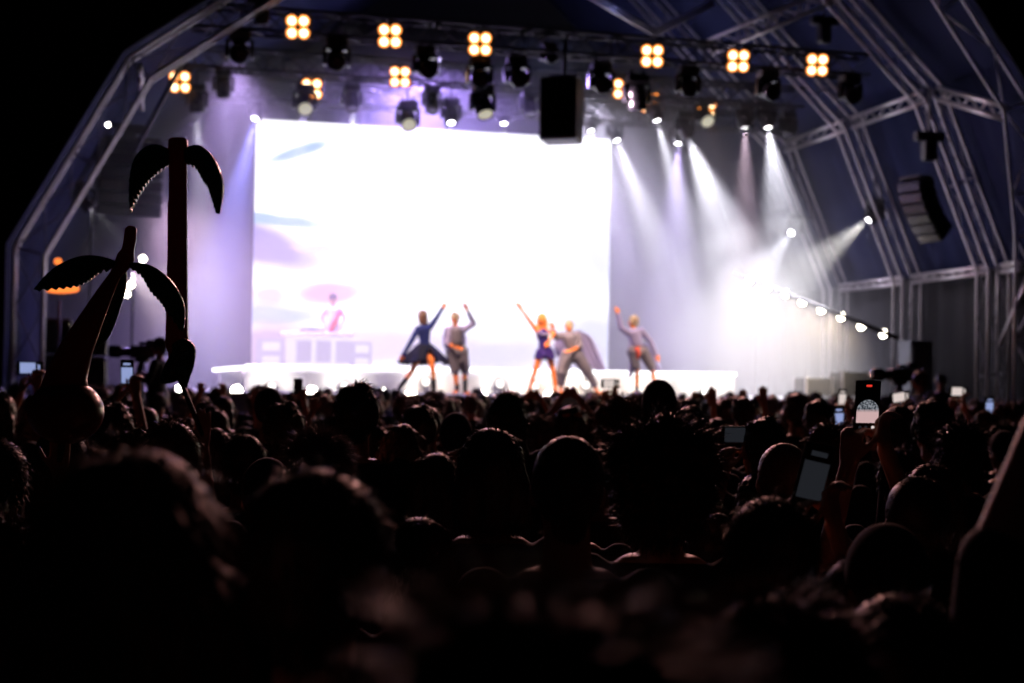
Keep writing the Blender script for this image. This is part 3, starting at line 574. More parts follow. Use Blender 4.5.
POSES = {  # (shoulder, elbow, wrist, hand direction, thumb side, curl) per side for x = +1; mirrored for -1
    'down': lambda k: ((.185*k, -.01, 1.4), (.235*k, -.03, 1.12), (.245*k, .06, .88), (0, .25, -1), (0, 1, .2), .35),
    'cross': lambda k: ((.185*k, 0, 1.4), (.225*k, .08, 1.13), (.06*k, .23, 1.2), (-k, .15, .15), (0, .2, 1), .6),
    'phone': lambda k: ((.18*k, .03, 1.42), (.21*k, .25, 1.3), (.055*k, .4, 1.8 if k > 0 else 1.76), (-.12*k, .05, 1), (-k*.4, -.4, .2), .9),
    'half': lambda k: ((.18*k, .02, 1.43), (.29*k, .16, 1.42), (.25*k, .2, 1.7), (-.05*k, .1, 1), (-k, 0, 0), .15) if k > 0 else POSES['down'](k),
    'claws': lambda k: ((.18*k, .02, 1.45), (.24*k, .14, 1.55), (.13*k, .2, 1.84), (-.1*k, 0, 1), (-k, .2, 0), .75),
    'ring': lambda k: ((.18*k, .02, 1.46), (.2*k, .12, 1.72), (.07*k, .2, 1.92), (-k, .05, .45), (0, -.2, 1), .5)}
def arm_parts(mb, sh, el, wr, extra=0, upto=1.0, n=12):
    sh, el, wr = map(Vector, (sh, el, wr)); mb.cap(sh, el, .052+extra, .038+extra, n); mb.cap(el, el.lerp(wr, upto), .038+extra, .038+(.026-.038)*upto+extra, n)
TORSO = [(0, .0, .86, .155, .115), (0, 0, .95, .172, .125), (0, .005, 1.06, .142, .102), (0, .0, 1.2, .158, .112), (0, -.005, 1.33, .182, .118), (0, -.012, 1.41, .165, .092), (0, -.015, 1.46, .09, .065)]
def make_pose(pose, arms=None):
    s = MB(); head_mb(s); s.cap((0, -.022, 1.42), (0, -.012, 1.56), .058, .052); s.loft(TORSO)
    A = arms or {k: POSES[pose](k) for k in (-1, 1)}
    for k in (-1, 1):
        sh, el, wr, hd, sd, cu = A[k]; arm_parts(s, sh, el, wr); hand(s, wr, hd, sd if k > 0 or arms else sd, cu*(1 if k > 0 else 1))
        s.cap((.09*k, 0, .9), (.095*k, .015, .5), .085, .055); s.cap((.095*k, .015, .5), (.1*k, -.02, .09), .055, .036); s.cap((.1*k, -.03, .04), (.115*k, .13, .03), .036, .028)
    body = solid(s, 'person_body', FACE(M['skin']), .0085, 2, .4, face_extra())
    t = MB(); t.loft([(x, y, z, rx+.014, ry+.014) for x, y, z, rx, ry in TORSO[:-1]]+[(0, -.015, 1.45, .1, .08)])
    for k in (-1, 1): sh, el, wr = A[k][:3]; arm_parts(t, sh, el, wr, .014, .02 if pose in ('phone', 'half', 'claws', 'ring', 'custom') else .75)
    shirt = solid(t, 'shirt', M['shirt1'], .016, 3)
    t = MB(); t.loft([(0, 0, .82, .15, .12), (0, 0, .9, .18, .135), (0, 0, .98, .172, .128)])
    for k in (-1, 1): t.cap((.09*k, 0, .88), (.095*k, .015, .5), .098, .072); t.cap((.095*k, .015, .5), (.1*k, -.02, .1), .072, .058)
    trou = solid(t, 'trousers', M['trouser'], .02, 2)
    t = MB()
    for k in (-1, 1): t.cap((.1*k, -.035, .045), (.118*k, .14, .036), .046, .036)
    shoes = solid(t, 'shoes', M['black'], .014, 1)
    return dict(body=body, shirt=shirt, trousers=trou, shoes=shoes)
# hair: ellipsoids and capsules around the head centre, roughened, with loose strands along the surface
HAIR = {
    'crop': (.17, [('e', (0, -.016, .028), (.083, .1, .103)), ('c', (0, -.06, -.03), (0, -.045, -.075), .05, .04)], .004, 1500, .014, .3, .0),
    'short': (.195, [('e', (0, -.016, .036), (.094, .112, .112)), ('c', (0, -.06, -.03), (0, -.05, -.07), .055, .045)], .009, 2200, .028, .35, .1),
    'fluffy': (.235, [('e', (0, -.02, .045), (.112, .125, .12)), ('e', (0, -.06, -.02), (.085, .07, .08))], .011, 4200, .05, .5, .5),
    'curly': (.275, [('e', (0, -.02, .05), (.13, .14, .13)), ('e', (0, -.05, -.03), (.115, .095, .09))], .028, 5200, .05, .6, 1.0),
    'long': (.235, [('e', (0, -.018, .03), (.096, .112, .115)), ('c', (-.05, -.06, 0), (-.075, -.09, -.36), .06, .045), ('c', (.05, -.06, 0), (.075, -.09, -.36), .06, .045), ('c', (0, -.07, 0), (0, -.11, -.4), .07, .05), ('c', (-.085, -.015, -.02), (-.1, -.02, -.28), .03, .025), ('c', (.085, -.015, -.02), (.1, -.02, -.28), .03, .025)], .008, 3600, .05, .2, .15),
    'bob': (.225, [('e', (0, -.018, .032), (.1, .115, .115)), ('c', (-.055, -.045, -.01), (-.065, -.045, -.11), .055, .048), ('c', (.055, -.045, -.01), (.065, -.045, -.11), .055, .048), ('c', (0, -.07, 0), (0, -.07, -.11), .06, .05)], .008, 2600, .03, .25, .1),
    'bun': (.185, [('e', (0, -.014, .028), (.086, .104, .107)), ('e', (0, -.1, .1), (.045, .045, .045)), ('c', (0, -.06, -.03), (0, -.045, -.075), .05, .04)], .005, 1500, .025, .3, .3),
    'beanie': (.19, [('e', (0, -.014, .042), (.088, .106, .112))], .002, 300, .008, .3, 0)}
def hair_mesh(kind, mult=1.0, thick=1.0, seed=1):
    wd, parts, amp, ns, ln, jit, curl = HAIR[kind]; rnd = random.Random(seed); b = MB()
    for p in parts:
        if p[0] == 'e': b.ell(p[1], p[2], None, 20, 14)
        else: b.cap(p[1], p[2], p[3], p[4], 12)
    me = solid(b, 'hair_base', M['hairdark'], .009, 2, .5); n = len(me.vertices); co = np.empty(n*3); me.vertices.foreach_get('co', co); co = co.reshape(n, 3)
    no = np.array([v.normal[:] for v in me.vertices]); fr = 22 if curl > .4 else 14
    d = np.array([mnoise.noise(Vector(c)*fr+Vector((seed, 0, 0)))+.5*mnoise.noise(Vector(c)*fr*2.3) for c in co]); co2 = co+no*(d*amp*(1.4 if mult < 1 or kind == 'curly' else .45))[:, None]
    fs = [tuple(p.vertices) for p in me.polygons]; bpy.data.meshes.remove(me)
    out = MB(); out.add([tuple(c) for c in co2], fs)
    low = min(c[2] for c in co)
    cnt = int(ns*mult)
    for i in range(cnt):
        j = rnd.randrange(n); p = Vector(co2[j]); N = Vector(no[j])
        if p.y > .055 and p.z < .05: continue
        down = Vector((0, -.15, -1)); tang = (down-N*down.dot(N)); d1 = (N*jit+tang*(1-jit)+Vector([rnd.gauss(0, .35) for _ in range(3)])*(jit+.15)).normalized()
        L = ln*rnd.uniform(.4, 1.3); side = d1.cross(Vector([rnd.gauss(0, 1) for _ in range(3)])).normalized(); wv = .0011*thick
        q0 = p-N*.004; bend = side.cross(d1)*(curl*rnd.uniform(-1, 1)); q1 = q0+d1*(L*.5)+bend*L*.25; q2 = q1+(d1+bend-Vector((0, 0, .3))*(1-curl)).normalized()*(L*.5)
        out.add([q0-side*wv, q0+side*wv, q1-side*wv*.8, q1+side*wv*.8, q2], [(0, 1, 3, 2), (2, 3, 4)])
    return out.mesh('hair', M['hairdark'], True, False)
HM = {}
def get_hair(kind, near):
    k = (kind, near)
    if k not in HM: HM[k] = hair_mesh(kind, 2.2 if near else .5, 1.0 if near else 2.2, len(HM)+1)
    return HM[k]
PM = {}
def setmat(o, m): o.material_slots[0].link = 'OBJECT'; o.material_slots[0].material = m
def person(pos, s, yaw, pose, kind, hairm, shirtm, skinm, near, label, group='concert crowd facing the stage', arms=None, sx=1.0):
    if pose not in PM or arms: PM[pose] = make_pose(pose, arms)
    pm = PM[pose]; r = empty('person', (pos[0], pos[1], 0), label, 'person', group, yaw); r.scale = (s*sx, s*sx, s)
    o = put('body', pm['body'], r); setmat(o, M[skinm])
    setmat(put('shirt', pm['shirt'], r), M[shirtm]); put('trousers', pm['trousers'], r)
    if near or pos[1] < 9: put('shoes', pm['shoes'], r)
    h = put('hat' if kind == 'beanie' else 'hair', get_hair(kind, near), r, tuple(HC)); setmat(h, M['beanie'] if kind == 'beanie' else M[hairm])
    return r
def face_yaw(x, y): return -math.atan2(7.0-x, 32.0-y)
PLACED = []
HEADTOP = {'crop': 1.76, 'short': 1.78, 'fluffy': 1.80, 'curly': 1.815, 'long': 1.77, 'bob': 1.775, 'bun': 1.8, 'beanie': 1.785}
def at_head(cx, top, wpx, kind):
    s = 1.0
    for _ in range(5): d = HAIR[kind][0]*s*FP/wpx; z = WD(cx, top, d).z; s = max(.9, min(1.1, z/HEADTOP[kind]))
    p = WD(cx, top, d); return p, s, d, z
NEAR = [  # px centre, px top, px width, hair, pose, hair colour, shirt, label
    (138, 446, 226, 'long', 'down', 'hairbrown', 'shirt1', 'person with long reddish brown hair, huge at the lower left in front of the palms'),
    (320, 461, 148, 'short', 'down', 'hairdark', 'shirt1', 'person with a big round dark head right of the long haired person at lower left'),
    (545, 575, 400, 'fluffy', 'down', 'hairbrown', 'shirt1', 'blurred brown hair top of the person closest to the viewer, bottom centre'),
    (775, 584, 180, 'fluffy', 'down', 'hairbrown', 'shirt1', 'person with soft messy hair low in front, right of the blurred closest head'),
    (897, 588, 125, 'short', 'down', 'hairdark', 'shirt2', 'person with rounded short dark hair low at the bottom right'),
    (948, 562, 100, 'fluffy', 'down', 'hairbrown', 'shirt1', 'person with tufted brown hair low beside the raised bare arm at right'),
    (662, 414, 108, 'curly', 'down', 'hairdark', 'shirt1', 'person with a large head of dark curly hair in the centre right, sharply seen'),
    (568, 433, 76, 'crop', 'down', 'hairdark', 'shirt1', 'person with close cropped hair and visible ears left of the big curly head'),
    (491, 426, 78, 'bob', 'down', 'hairdark', 'shirt2', 'person with smooth dark hair and a curly edge, left of the cropped head'),
    (770, 492, 95, 'short', 'down', 'hairdark', 'shirt1', 'person with dark hair, low between the big curly head and the cropped brown head'),
    (783, 441, 54, 'crop', 'down', 'hairbrown', 'shirt3', 'person with cropped brown hair between the landscape phone and the tilted phone'),
    (885, 519, 88, 'beanie', 'down', 'hairdark', 'shirt2', 'person in a smooth dark knitted cap below the neck of the phone holder'),
    (320, 429, 66, 'fluffy', 'down', 'hairgrey', 'shirt1', 'person with pink rimmed greying hair just above the big round head at left'),
    (172, 418, 62, 'short', 'down', 'hairbrown', 'shirt1', 'person with rim lit brown hair behind the huge long haired head'),
    (285, 400, 42, 'short', 'down', 'hairdark', 'shirt1', 'person with a rim lit round dark head under the peaked head at left'),
    (358, 381, 47, 'short', 'down', 'hairdark', 'shirt1', 'tall person whose round black head rises over the white riser front at left'),
    (270, 386, 32, 'beanie', 'down', 'hairdark', 'shirt1', 'person in a peaked dark cap between two footlights at left'),
    (420, 403, 36, 'short', 'down', 'hairdark', 'shirt2', 'person with a round dark head below the dancer in the navy dress'),
    (456, 411, 36, 'beanie', 'down', 'hairdark', 'shirt2', 'person in a dark cap with a bluish shining rim below the left dancers'),
    (508, 391, 44, 'long', 'down', 'hairdark', 'shirt1', 'tall long haired person standing left of the woman in the short suit'),
    (659, 378, 38, 'beanie', 'down', 'hairdark', 'shirt1', 'tall person in a black cap rising in front of the rightmost dancer'),
    (620, 397, 48, 'curly', 'down', 'hairbrown', 'shirt1', 'person with wiry curly hair above left of the big curly head'),
    (542, 417, 40, 'curly', 'down', 'hairgrey', 'shirt2', 'person with light frizzy hair behind the cropped head'),
    (570, 404, 32, 'short', 'down', 'hairdark', 'shirt1', 'person with tinted sunglasses pushed up on dark hair, below the flared cape'),
    (690, 404, 42, 'short', 'down', 'hairdark', 'shirt1', 'person with rim lit dark hair right of the wiry curly head'),
    (718, 418, 34, 'bob', 'down', 'hairdark', 'shirt3', 'person with a dark bob hidden left of the landscape phone'),
    (764, 415, 46, 'short', 'down', 'hairdark', 'shirt1', 'person with broad dark hair above the landscape phone'),
    (796, 392, 26, 'short', 'down', 'hairbrown', 'shirt1', 'person with a warm rim lit small head in front of the white fog'),
    (818, 398, 32, 'short', 'down', 'hairdark', 'shirt1', 'person with a clean dark round head right of the warm rim lit one'),
    (826, 421, 44, 'fluffy', 'down', 'hairbrown', 'shirt1', 'person with swept reddish brown hair left of the large lit phone'),
    (932, 397, 42, 'short', 'down', 'hairdark', 'shirt1', 'tall person with a round black head in front of the grey cabinet'),
    (898, 406, 40, 'bob', 'down', 'hairdark', 'shirt1', 'person with a black bob right beside the large lit phone'),
    (900, 446, 48, 'short', 'down', 'hairdark', 'shirt1', 'person with dark hair right behind the large phone holder'),
    (958, 420, 50, 'fluffy', 'down', 'hairdark', 'shirt1', 'person with ruffled black hair left of the raised bare arm'),
    (930, 462, 66, 'bob', 'down', 'hairdark', 'shirt1', 'person with a wide dark bob between the knitted cap and the raised bare arm'),
    (437, 452, 56, 'long', 'down', 'hairdark', 'shirt1', 'long haired person left of the smooth dark head in the centre'),
    (402, 424, 50, 'long', 'down', 'hairbrown', 'shirt1', 'long haired person with a faint brown rim right of the greying head'),
    (375, 425, 40, 'bob', 'down', 'hairdark', 'shirt2', 'person with dark hair directly under the tall round head at left'),
    (245, 432, 46, 'short', 'down', 'hairdark', 'shirt1', 'person with dark hair between the greying head and the palm holder'),
    (268, 455, 56, 'beanie', 'down', 'hairdark', 'shirt1', 'person in a dark cap behind the big round head at left'),
    (215, 428, 48, 'long', 'down', 'hairdark', 'shirt2', 'long haired person left of the dark short haired one behind the round head'),
    (62, 428, 60, 'bob', 'down', 'hairdark', 'shirt1', 'person with dark hair directly below the round base of the leaning palm'),
    (8, 515, 100, 'fluffy', 'down', 'hairbrown', 'shirt3', 'person with red rim lit frizzy hair cut by the left edge'),
    (-6, 432, 74, 'short', 'down', 'hairdark', 'shirt1', 'person with dark hair at the left edge above the red rimmed head'),
    (115, 402, 40, 'short', 'down', 'hairdark', 'shirt1', 'person with dark hair right of the round base of the leaning palm'),
    (715, 528, 60, 'bun', 'down', 'hairdark', 'shirt1', 'person with tied up dark hair low at the right shoulder of the curly head'),
    (420, 515, 80, 'bob', 'down', 'hairdark', 'shirt1', 'person with smooth black hair right of the big round head, low'),
    (1022, 500, 70, 'long', 'down', 'hairbrown', 'shirt3', 'long haired person cut by the right edge behind the raised bare arm')]
SKINS = ['skin', 'skin', 'skin2']
for i, (cx, top_, wp, kd, ps, hc, sh, lb) in enumerate(NEAR):
    p, s, d, z = at_head(cx, top_, wp, kd); ok = True
    for q, _ in PLACED:                       # step back from a neighbour that would be pressed into this one
        pass
    yw = face_yaw(p.x, p.y)+random.uniform(-.15, .15); back = Vector((math.sin(yw)*.0, 0, 0))
    person((p.x, p.y), s, yw, ps, kd, hc, sh, SKINS[i % 3], d < 6, lb); PLACED.append((Vector((p.x, p.y)), lb))
# ---- phones
def phone(p, yaw, pitch, roll, kind, label):
    r = empty('phone', p, label, 'phone', 'raised phones'); r.rotation_euler = (Matrix.Rotation(yaw, 3, 'Z') @ Matrix.Rotation(pitch, 3, 'X') @ Matrix.Rotation(roll, 3, 'Y')).to_euler()
    b = MB(); b.box((0, 0, 0), (.038, .0775, .0042), Matrix.Rotation(R_(90), 3, 'X'), .004)
    b.build('case', M['phonecase'], r)
    b = MB(); b.box((0, -.0052, 0), (.0345, .0008, .0735)); sc = b.build('screen', M['blackgloss'] if kind != 'phonecase' else M[kind], r)
    if kind not in ('stage', 'phonecase'):
        b = MB(); b.box((0, -.0066, -.012), (.0315, .0005, .045), bev=.0004); b.box((0, -.0066, .052), (.02, .0005, .006)); b.build('picture', M[kind], sc)
    if kind == 'stage':                       # a live picture of the stage: pale fog under a dark roof
        b = MB(); n = 18; b.prism([(-.033, -.045)]+[(.033, -.045)]+[(.033*math.cos(math.pi*i/n), -.012+.034*math.sin(math.pi*i/n)) for i in range(n+1)], -.0068, -.0062); b.build('picture', M['stagepic'], sc)
        b = MB(); b.box((0, -.0065, .062), (.008, .0005, .003)); b.build('record_mark', M['ledred'], sc)
        for x in (-.02, -.003, .018): b = MB(); b.lathe([(.005, -.0005), (.005, .0005)], (x, -.0065, -.058), 12, Matrix.Rotation(R_(90), 3, 'X')); b.build('button', M['whitescreen'] if x > .01 else M['dimscreen'], sc)
    return r
def stage_pic():
    m = emit('live_picture', (1, .8, .78), .8, False); nt = m.node_tree; e = nt.nodes['Emission']; tc = nt.nodes.new('ShaderNodeTexCoord'); nz = nt.nodes.new('ShaderNodeTexNoise'); nz.inputs['Scale'].default_value = 160
    sp = nt.nodes.new('ShaderNodeSeparateXYZ'); nt.links.new(tc.outputs['Object'], sp.inputs[0]); nt.links.new(tc.outputs['Object'], nz.inputs[0])
    mr = nt.nodes.new('ShaderNodeMapRange'); nt.links.new(sp.outputs['Z'], mr.inputs[0]); mr.inputs[1].default_value = -.015; mr.inputs[2].default_value = -.005; mr.inputs[3].default_value = 0; mr.inputs[4].default_value = 1
    r1 = nt.nodes.new('ShaderNodeMix'); r1.data_type = 'RGBA'; r1.inputs[6].default_value = (.03, .04, .05, 1); r1.inputs[7].default_value = (.3, .32, .36, 1)
    cr = nt.nodes.new('ShaderNodeMapRange'); cr.inputs[1].default_value = .4; cr.inputs[2].default_value = .6; nt.links.new(nz.outputs['Fac'], cr.inputs[0]); nt.links.new(cr.outputs[0], r1.inputs[0])
    r2 = nt.nodes.new('ShaderNodeMix'); r2.data_type = 'RGBA'; r2.inputs[6].default_value = (.75, .5, .5, 1); nt.links.new(mr.outputs[0], r2.inputs[0]); nt.links.new(r1.outputs[2], r2.inputs[7]); nt.links.new(r2.outputs[2], e.inputs[0]); return m
M['stagepic'] = stage_pic()
HAND = Vector((.0, .405, 1.885))
for px, py, d, kind, roll, kd, hc, plb, lb in (
    (867, 421, 4.0, 'stage', 0, 'crop', 'hairdark', 'person with cropped hair and bare neck holding up the large lit phone', 'large upright phone showing the stage picture with a red mark'),
    (737, 444, 6.0, 'dimscreen', 90, 'bob', 'hairdark', 'person holding up the dim landscape phone left of the cropped brown head', 'landscape phone with a dim grey screen right of the big curly head'),
    (813, 492, 3.3, 'dimscreen', 12, 'short', 'hairdark', 'person holding the tilted dark phone low between two heads', 'tilted dark phone below the large lit phone'),
    (127, 380, 8.0, 'bluescreen', 0, 'short', 'hairdark', 'person holding up the bright bluish phone between the palms', 'bright bluish phone between the two inflatable palms'),
    (30, 374, 9.0, 'bluescreen', 90, 'bob', 'hairdark', 'person holding a landscape phone at the far left of the crowd', 'landscape phone glowing at the far left beside the arch legs'),
    (610, 388, 13., 'whitescreen', 90, 'short', 'hairdark', 'person holding a white lit phone under the rightmost dancer', 'small landscape phone lit white under the gap between the right dancers'),
    (838, 424, 9.5, 'bluescreen', 0, 'short', 'hairdark', 'person holding a small violet lit phone left of the large phone', 'small violet lit phone left of the large lit phone'),
    (842, 402, 13., 'whitescreen', 0, 'bob', 'hairdark', 'person holding a tiny pale phone in front of the fog', 'tiny pale phone above the small violet lit phone'),
    (900, 402, 11., 'whitescreen', 80, 'short', 'hairdark', 'person holding a bright phone below the right camera', 'small bright landscape phone below the right video camera'),
    (958, 396, 12., 'whitescreen', 90, 'short', 'hairbrown', 'person holding a pinkish lit phone right of the grey cabinet', 'small pinkish landscape phone right of the grey cabinet'),
    (989, 411, 12., 'bluescreen', 0, 'bob', 'hairdark', 'person holding a small blue lit phone near the right edge', 'small blue lit phone near the right edge of the crowd'),
    (298, 392, 12., 'phonecase', 0, 'short', 'hairdark', 'person holding a dark phone between two left footlights', 'dark phone held against the white riser front at left')):
    hp = WD(px, py, d); s = max(.88, min(1.07, hp.z/HAND.z)); yw = face_yaw(hp.x, hp.y)+(.0); off = Matrix.Rotation(yw, 3, 'Z') @ (HAND*s)
    person((hp.x-off.x, hp.y-off.y), s, yw, 'phone', kd, hc, 'shirt1', 'skin', d < 6, plb); PLACED.append((Vector((hp.x-off.x, hp.y-off.y)), plb))
    ph = phone((hp.x, hp.y-.0, s*HAND.z+.04), yw*.6, R_(8), R_(roll), kind, lb)
    if d > 8.5 and kind in ('whitescreen', 'bluescreen'): ph.scale = (1.1,)*3
for px, py, d, ps, kd, lb in ((212, 379, 14, 'claws', 'short', 'person raising both hands like claws right of the tall palm'), (570, 385, 12, 'ring', 'short', 'person joining both raised arms in a ring under the flared cape'),
                          (713, 387, 12, 'half', 'short', 'person raising one hand at the right end of the riser'), (744, 389, 13, 'half', 'bob', 'person with one open hand up beside the riser corner'), (764, 386, 12, 'half', 'short', 'person raising a hand in front of the fog right of the riser'),
                          (256, 387, 13, 'half', 'bob', 'person with a raised hand left of the peaked cap'), (533, 388, 13, 'ring', 'bob', 'person with both arms up left of the woman in the short suit'), (696, 391, 14, 'half', 'bun', 'person with a thin raised hand above the bob left of the landscape phone'), (328, 393, 11, 'claws', 'fluffy', 'person lifting both hands left of the tall round head')):
    hz_ = {'claws': (0, .2, 2.0), 'ring': (0, .2, 2.02), 'half': (.25, .2, 1.86)}[ps]; hp = WD(px, py, d); s = max(.9, min(1.05, hp.z/hz_[2])); yw = face_yaw(hp.x, hp.y); off = Matrix.Rotation(yw, 3, 'Z') @ (Vector(hz_)*s)
    person((hp.x-off.x, hp.y-off.y), s, yw, ps, kd, 'hairdark', 'shirt1', 'skin', False, lb); PLACED.append((Vector((hp.x-off.x, hp.y-off.y)), lb))
# the raised bare arm at the right edge
rt = WD(1108, 560, 2.15); yw = face_yaw(rt.x, rt.y); inv = Matrix.Rotation(-yw, 3, 'Z')
L = lambda px, py, d: inv @ (WD(px, py, d)-Vector((rt.x, rt.y, 0)))
arms = {-1: ((-.185, .02, 1.42), tuple(L(992, 562, 2.0)), tuple(L(1052, 398, 2.05)), (.25, .1, 1), (1, 0, 0), .5), 1: POSES['down'](1)}
person((rt.x, rt.y), 1.0, yw, 'custom', 'short', 'hairdark', 'shirt1', 'skin', True, 'person at the right edge with one bare arm raised high, elbow in view', arms=arms); PLACED.append((Vector((rt.x, rt.y)), ''))
# sunglasses on a head
p, s, d, z = at_head(570, 404, 32, 'short'); r = empty('sunglasses', (p.x, p.y-.02, z-.03), 'orange glinting sunglasses pushed up on dark hair below the flared cape', 'sunglasses', None, face_yaw(p.x, p.y))
for k in (-1, 1):
    b = MB(); b.ell((.034*k, -.09, -.035), (.028, .006, .02)); b.build('lens', M['tint'], r, True); b = MB(); b.path([(.062*k, -.09, -.03), (.1*k, -.02, -.035), (.1*k, .06, -.06)], .003, 6); b.build('temple', M['black'], r, True)

# ---- inflatable palms
def crv(pts, n):
    out = []; m = len(pts)-1
    for i in range(n+1):
        t = i/n*m; k = min(int(t), m-1); u = t-k; P0, P1, P2, P3 = (pts[max(k-1, 0)], pts[k], pts[k+1], pts[min(k+2, m)])
        out.append(tuple(.5*((2*b)+(c-a)*u+(2*a-5*b+4*c-d_)*u*u+(3*b-a-3*c+d_)*u**3) for a, b, c, d_ in zip(P0, P1, P2, P3)))
    return out
def leaf(top_, bot, d, sweep, root, origin, serr=2.0, thick=.05, N=44):
    T = crv(top_, N); B = crv(bot, N); b = MB(); vs = []; n = 12; vd = Vector((cF.x, cF.y, 0)).normalized()
    for i in range(N+1):
        dd = d+sweep*(i/N)**1.5; t = WD(*T[i], dd); q = WD(B[i][0], B[i][1]+(serr if i % 3 == 0 else (-serr*.8 if i % 3 == 1 else .2))*min(1, i/6), dd); c = (t+q)/2; h = (t-q)/2
        th = thick*math.sin(math.pi*min(.97, .12+.85*i/N))**.5+.004; th = min(th, h.length*1.1+.003)
        for k in range(n):
            a = 2*math.pi*k/n; vs.append(c+h*math.cos(a)+vd*(math.sin(a)*th*(1+.18*math.cos(i*2.1)))-origin)
    fs = [(i*n+k, i*n+(k+1) % n, i*n+n+(k+1) % n, i*n+n+k) for i in range(N) for k in range(n)]+[tuple(range(n)), tuple(range(N*n, N*n+n))]
    b.add(vs, fs); return b.build('leaf', M['palmleaf'], root, True)
d = 6.0; org = WD(177, 372, d); r = empty('inflatable_palm', org, 'tall upright inflatable palm with brown trunk and two drooping leaves held over the crowd', 'inflatable palm')
b = MB(); rows = [((178, 138), 7), ((178, 140), 9.5), ((178, 148), 9.8), ((178, 152), 9.0), ((178, 200), 9.2), ((177.5, 204), 9.7), ((177.5, 260), 9.9), ((177.3, 264), 10.2), ((177, 320), 11), ((177, 345), 11.5), ((178, 352), 10), ((179, 372), 9)]
b.path([WD(*c, d)-org for c, _ in rows], [w_*d/FP for _, w_ in rows], 20); b.build('trunk', M['palmtrunk'], r, True)
leaf([(170, 149), (154, 144), (141, 150), (133, 163), (130, 185), (130, 211)], [(170, 164), (160, 171), (151, 179), (143, 189), (136, 201), (131, 212)], d, -.25, r, org)
leaf([(186, 147), (199, 145), (213, 156), (221, 172), (224, 190), (220, 214)], [(186, 164), (196, 168), (203, 180), (208, 187), (212, 200), (216, 213)], d, .25, r, org)
leaf([(184, 338), (193, 343), (196, 352), (194, 366), (190, 378), (187, 388)], [(172, 345), (172, 352), (174, 362), (176, 372), (180, 380), (186, 388)], d-.1, -.05, r, org, .8, .04)
leaf([(180, 345), (172, 352), (166, 362), (162, 372), (160, 378), (160, 382)], [(186, 350), (186, 360), (182, 372), (178, 380), (170, 383), (161, 383)], d-.12, .05, r, org, .8, .04)
hpalm = WD(203, 436, d); b = MB(); b.path([(0, 0, 0), hpalm-org], .011, 8); b.build('carrying_pole', M['black'], r, True)
d = 4.7; org = WD(66, 412, d); r = empty('inflatable_palm', org, 'shorter leaning inflatable palm with round base and spread green leaves at the left', 'inflatable palm')
b = MB(); rows = [((131, 226), 3), ((131, 229), 5.8), ((130, 240), 6.2), ((128, 250), 6.2), ((126, 257), 9), ((122, 265), 8), ((115, 275), 5.5), ((104, 295), 8.5), ((91, 320), 12), ((77, 348), 16), ((67, 375), 20), ((64, 398), 26)]
b.path([WD(*c, d)-org for c, _ in rows], [w_*d/FP for _, w_ in rows], 22); b.build('trunk', M['palmtrunk'], r, True)
b = MB(); b.ell((0, 0, 0), (37*d/FP, .15, 32*d/FP), None, 28, 18); b.build('round_base', M['palmtrunk'], r, True)
leaf([(122, 263), (100, 256), (80, 256), (60, 264), (45, 276), (34, 289)], [(120, 268), (100, 272), (90, 279), (78, 285), (58, 288), (36, 290)], d, -.2, r, org)
leaf([(132, 262), (150, 265), (167, 276), (179, 291), (185, 307), (184, 330)], [(130, 268), (142, 276), (150, 290), (160, 301), (168, 313), (181, 331)], d, .3, r, org)
leaf([(127, 270), (126, 288), (121, 306), (115, 324), (108, 338), (90, 354)], [(117, 272), (114, 290), (108, 306), (101, 322), (95, 338), (88, 355)], d+.12, .25, r, org)
hp2 = WD(60, 462, d); b = MB(); b.path([(0, 0, 0), hp2-org], .012, 8); b.build('carrying_pole', M['black'], r, True)
for hp, lb in ((hpalm, 'person with a raised fist carrying the tall inflatable palm'), (hp2, 'person carrying the leaning inflatable palm by its pole')):
    hh = Vector((.25, .2, 1.76)); s = max(.9, min(1.05, (hp.z+.02)/hh.z)); yw = face_yaw(hp.x, hp.y); off = Matrix.Rotation(yw, 3, 'Z') @ (hh*s)
    person((hp.x-off.x, hp.y-off.y), s, yw, 'half', 'short', 'hairdark', 'shirt1', 'skin', False, lb); PLACED.append((Vector((hp.x-off.x, hp.y-off.y)), lb))

# ---- camera crews
def video_camera(px, py, d, rz, label, zbase):
    p = WD(px, py, d); r = empty('video_camera', (p.x, p.y, zbase), label, 'video camera', None, rz); z = p.z-zbase
    b = MB(); b.box((0, 0, z), (.17, .08, .09), bev=.02); b.box((.05, 0, z+.12), (.09, .05, .025), bev=.01); b.build('camera_body', M['black'], r)
    q = Matrix.Rotation(R_(90), 3, 'Y'); b = MB(); b.lathe([(.06, -.45), (.085, -.44), (.09, -.3), (.065, -.28), (.06, -.14)], (0, 0, z+.0), 16, q); b.build('zoom_lens', M['blackgloss'], r, True)
    b = MB(); b.box((.12, -.1, z+.13), (.07, .04, .04), bev=.01); b.tube((.05, -.05, z+.1), (.12, -.1, z+.13), .015); b.build('viewfinder', M['black'], r)
    b = MB(); b.tube((.15, 0, z-.03), (.5, .05, z-.02), .014); b.build('pan_bar', M['black'], r, True)
    for k in range(3):
        a = k*2.094+.5; b = MB(); b.tube((0, 0, z-.1), (math.cos(a)*.42, math.sin(a)*.42, .0), .03, .018); b.build('leg', M['black'], r, True)
    b = MB(); b.lathe([(.1, -.14), (.11, -.1), (.07, -.08)], (0, 0, z), 14); b.build('tripod_head', M['black'], r, True)
def riser_box(px, d, h, lb):
    p = WD(px, 380, d); r = empty('camera_riser', (p.x, p.y, 0), lb, 'platform'); b = MB(); b.box((0, 0, h-.03), (1.0, .6, .03), bev=.01); b.build('deck', M['black'], r)
    for s in (-1, 1):
        for t in (-1, 1): b = MB(); b.tube((s*.9, t*.5, 0), (s*.9, t*.5, h-.06), .025); b.build('leg', M['darktruss'], r, True)
    return p
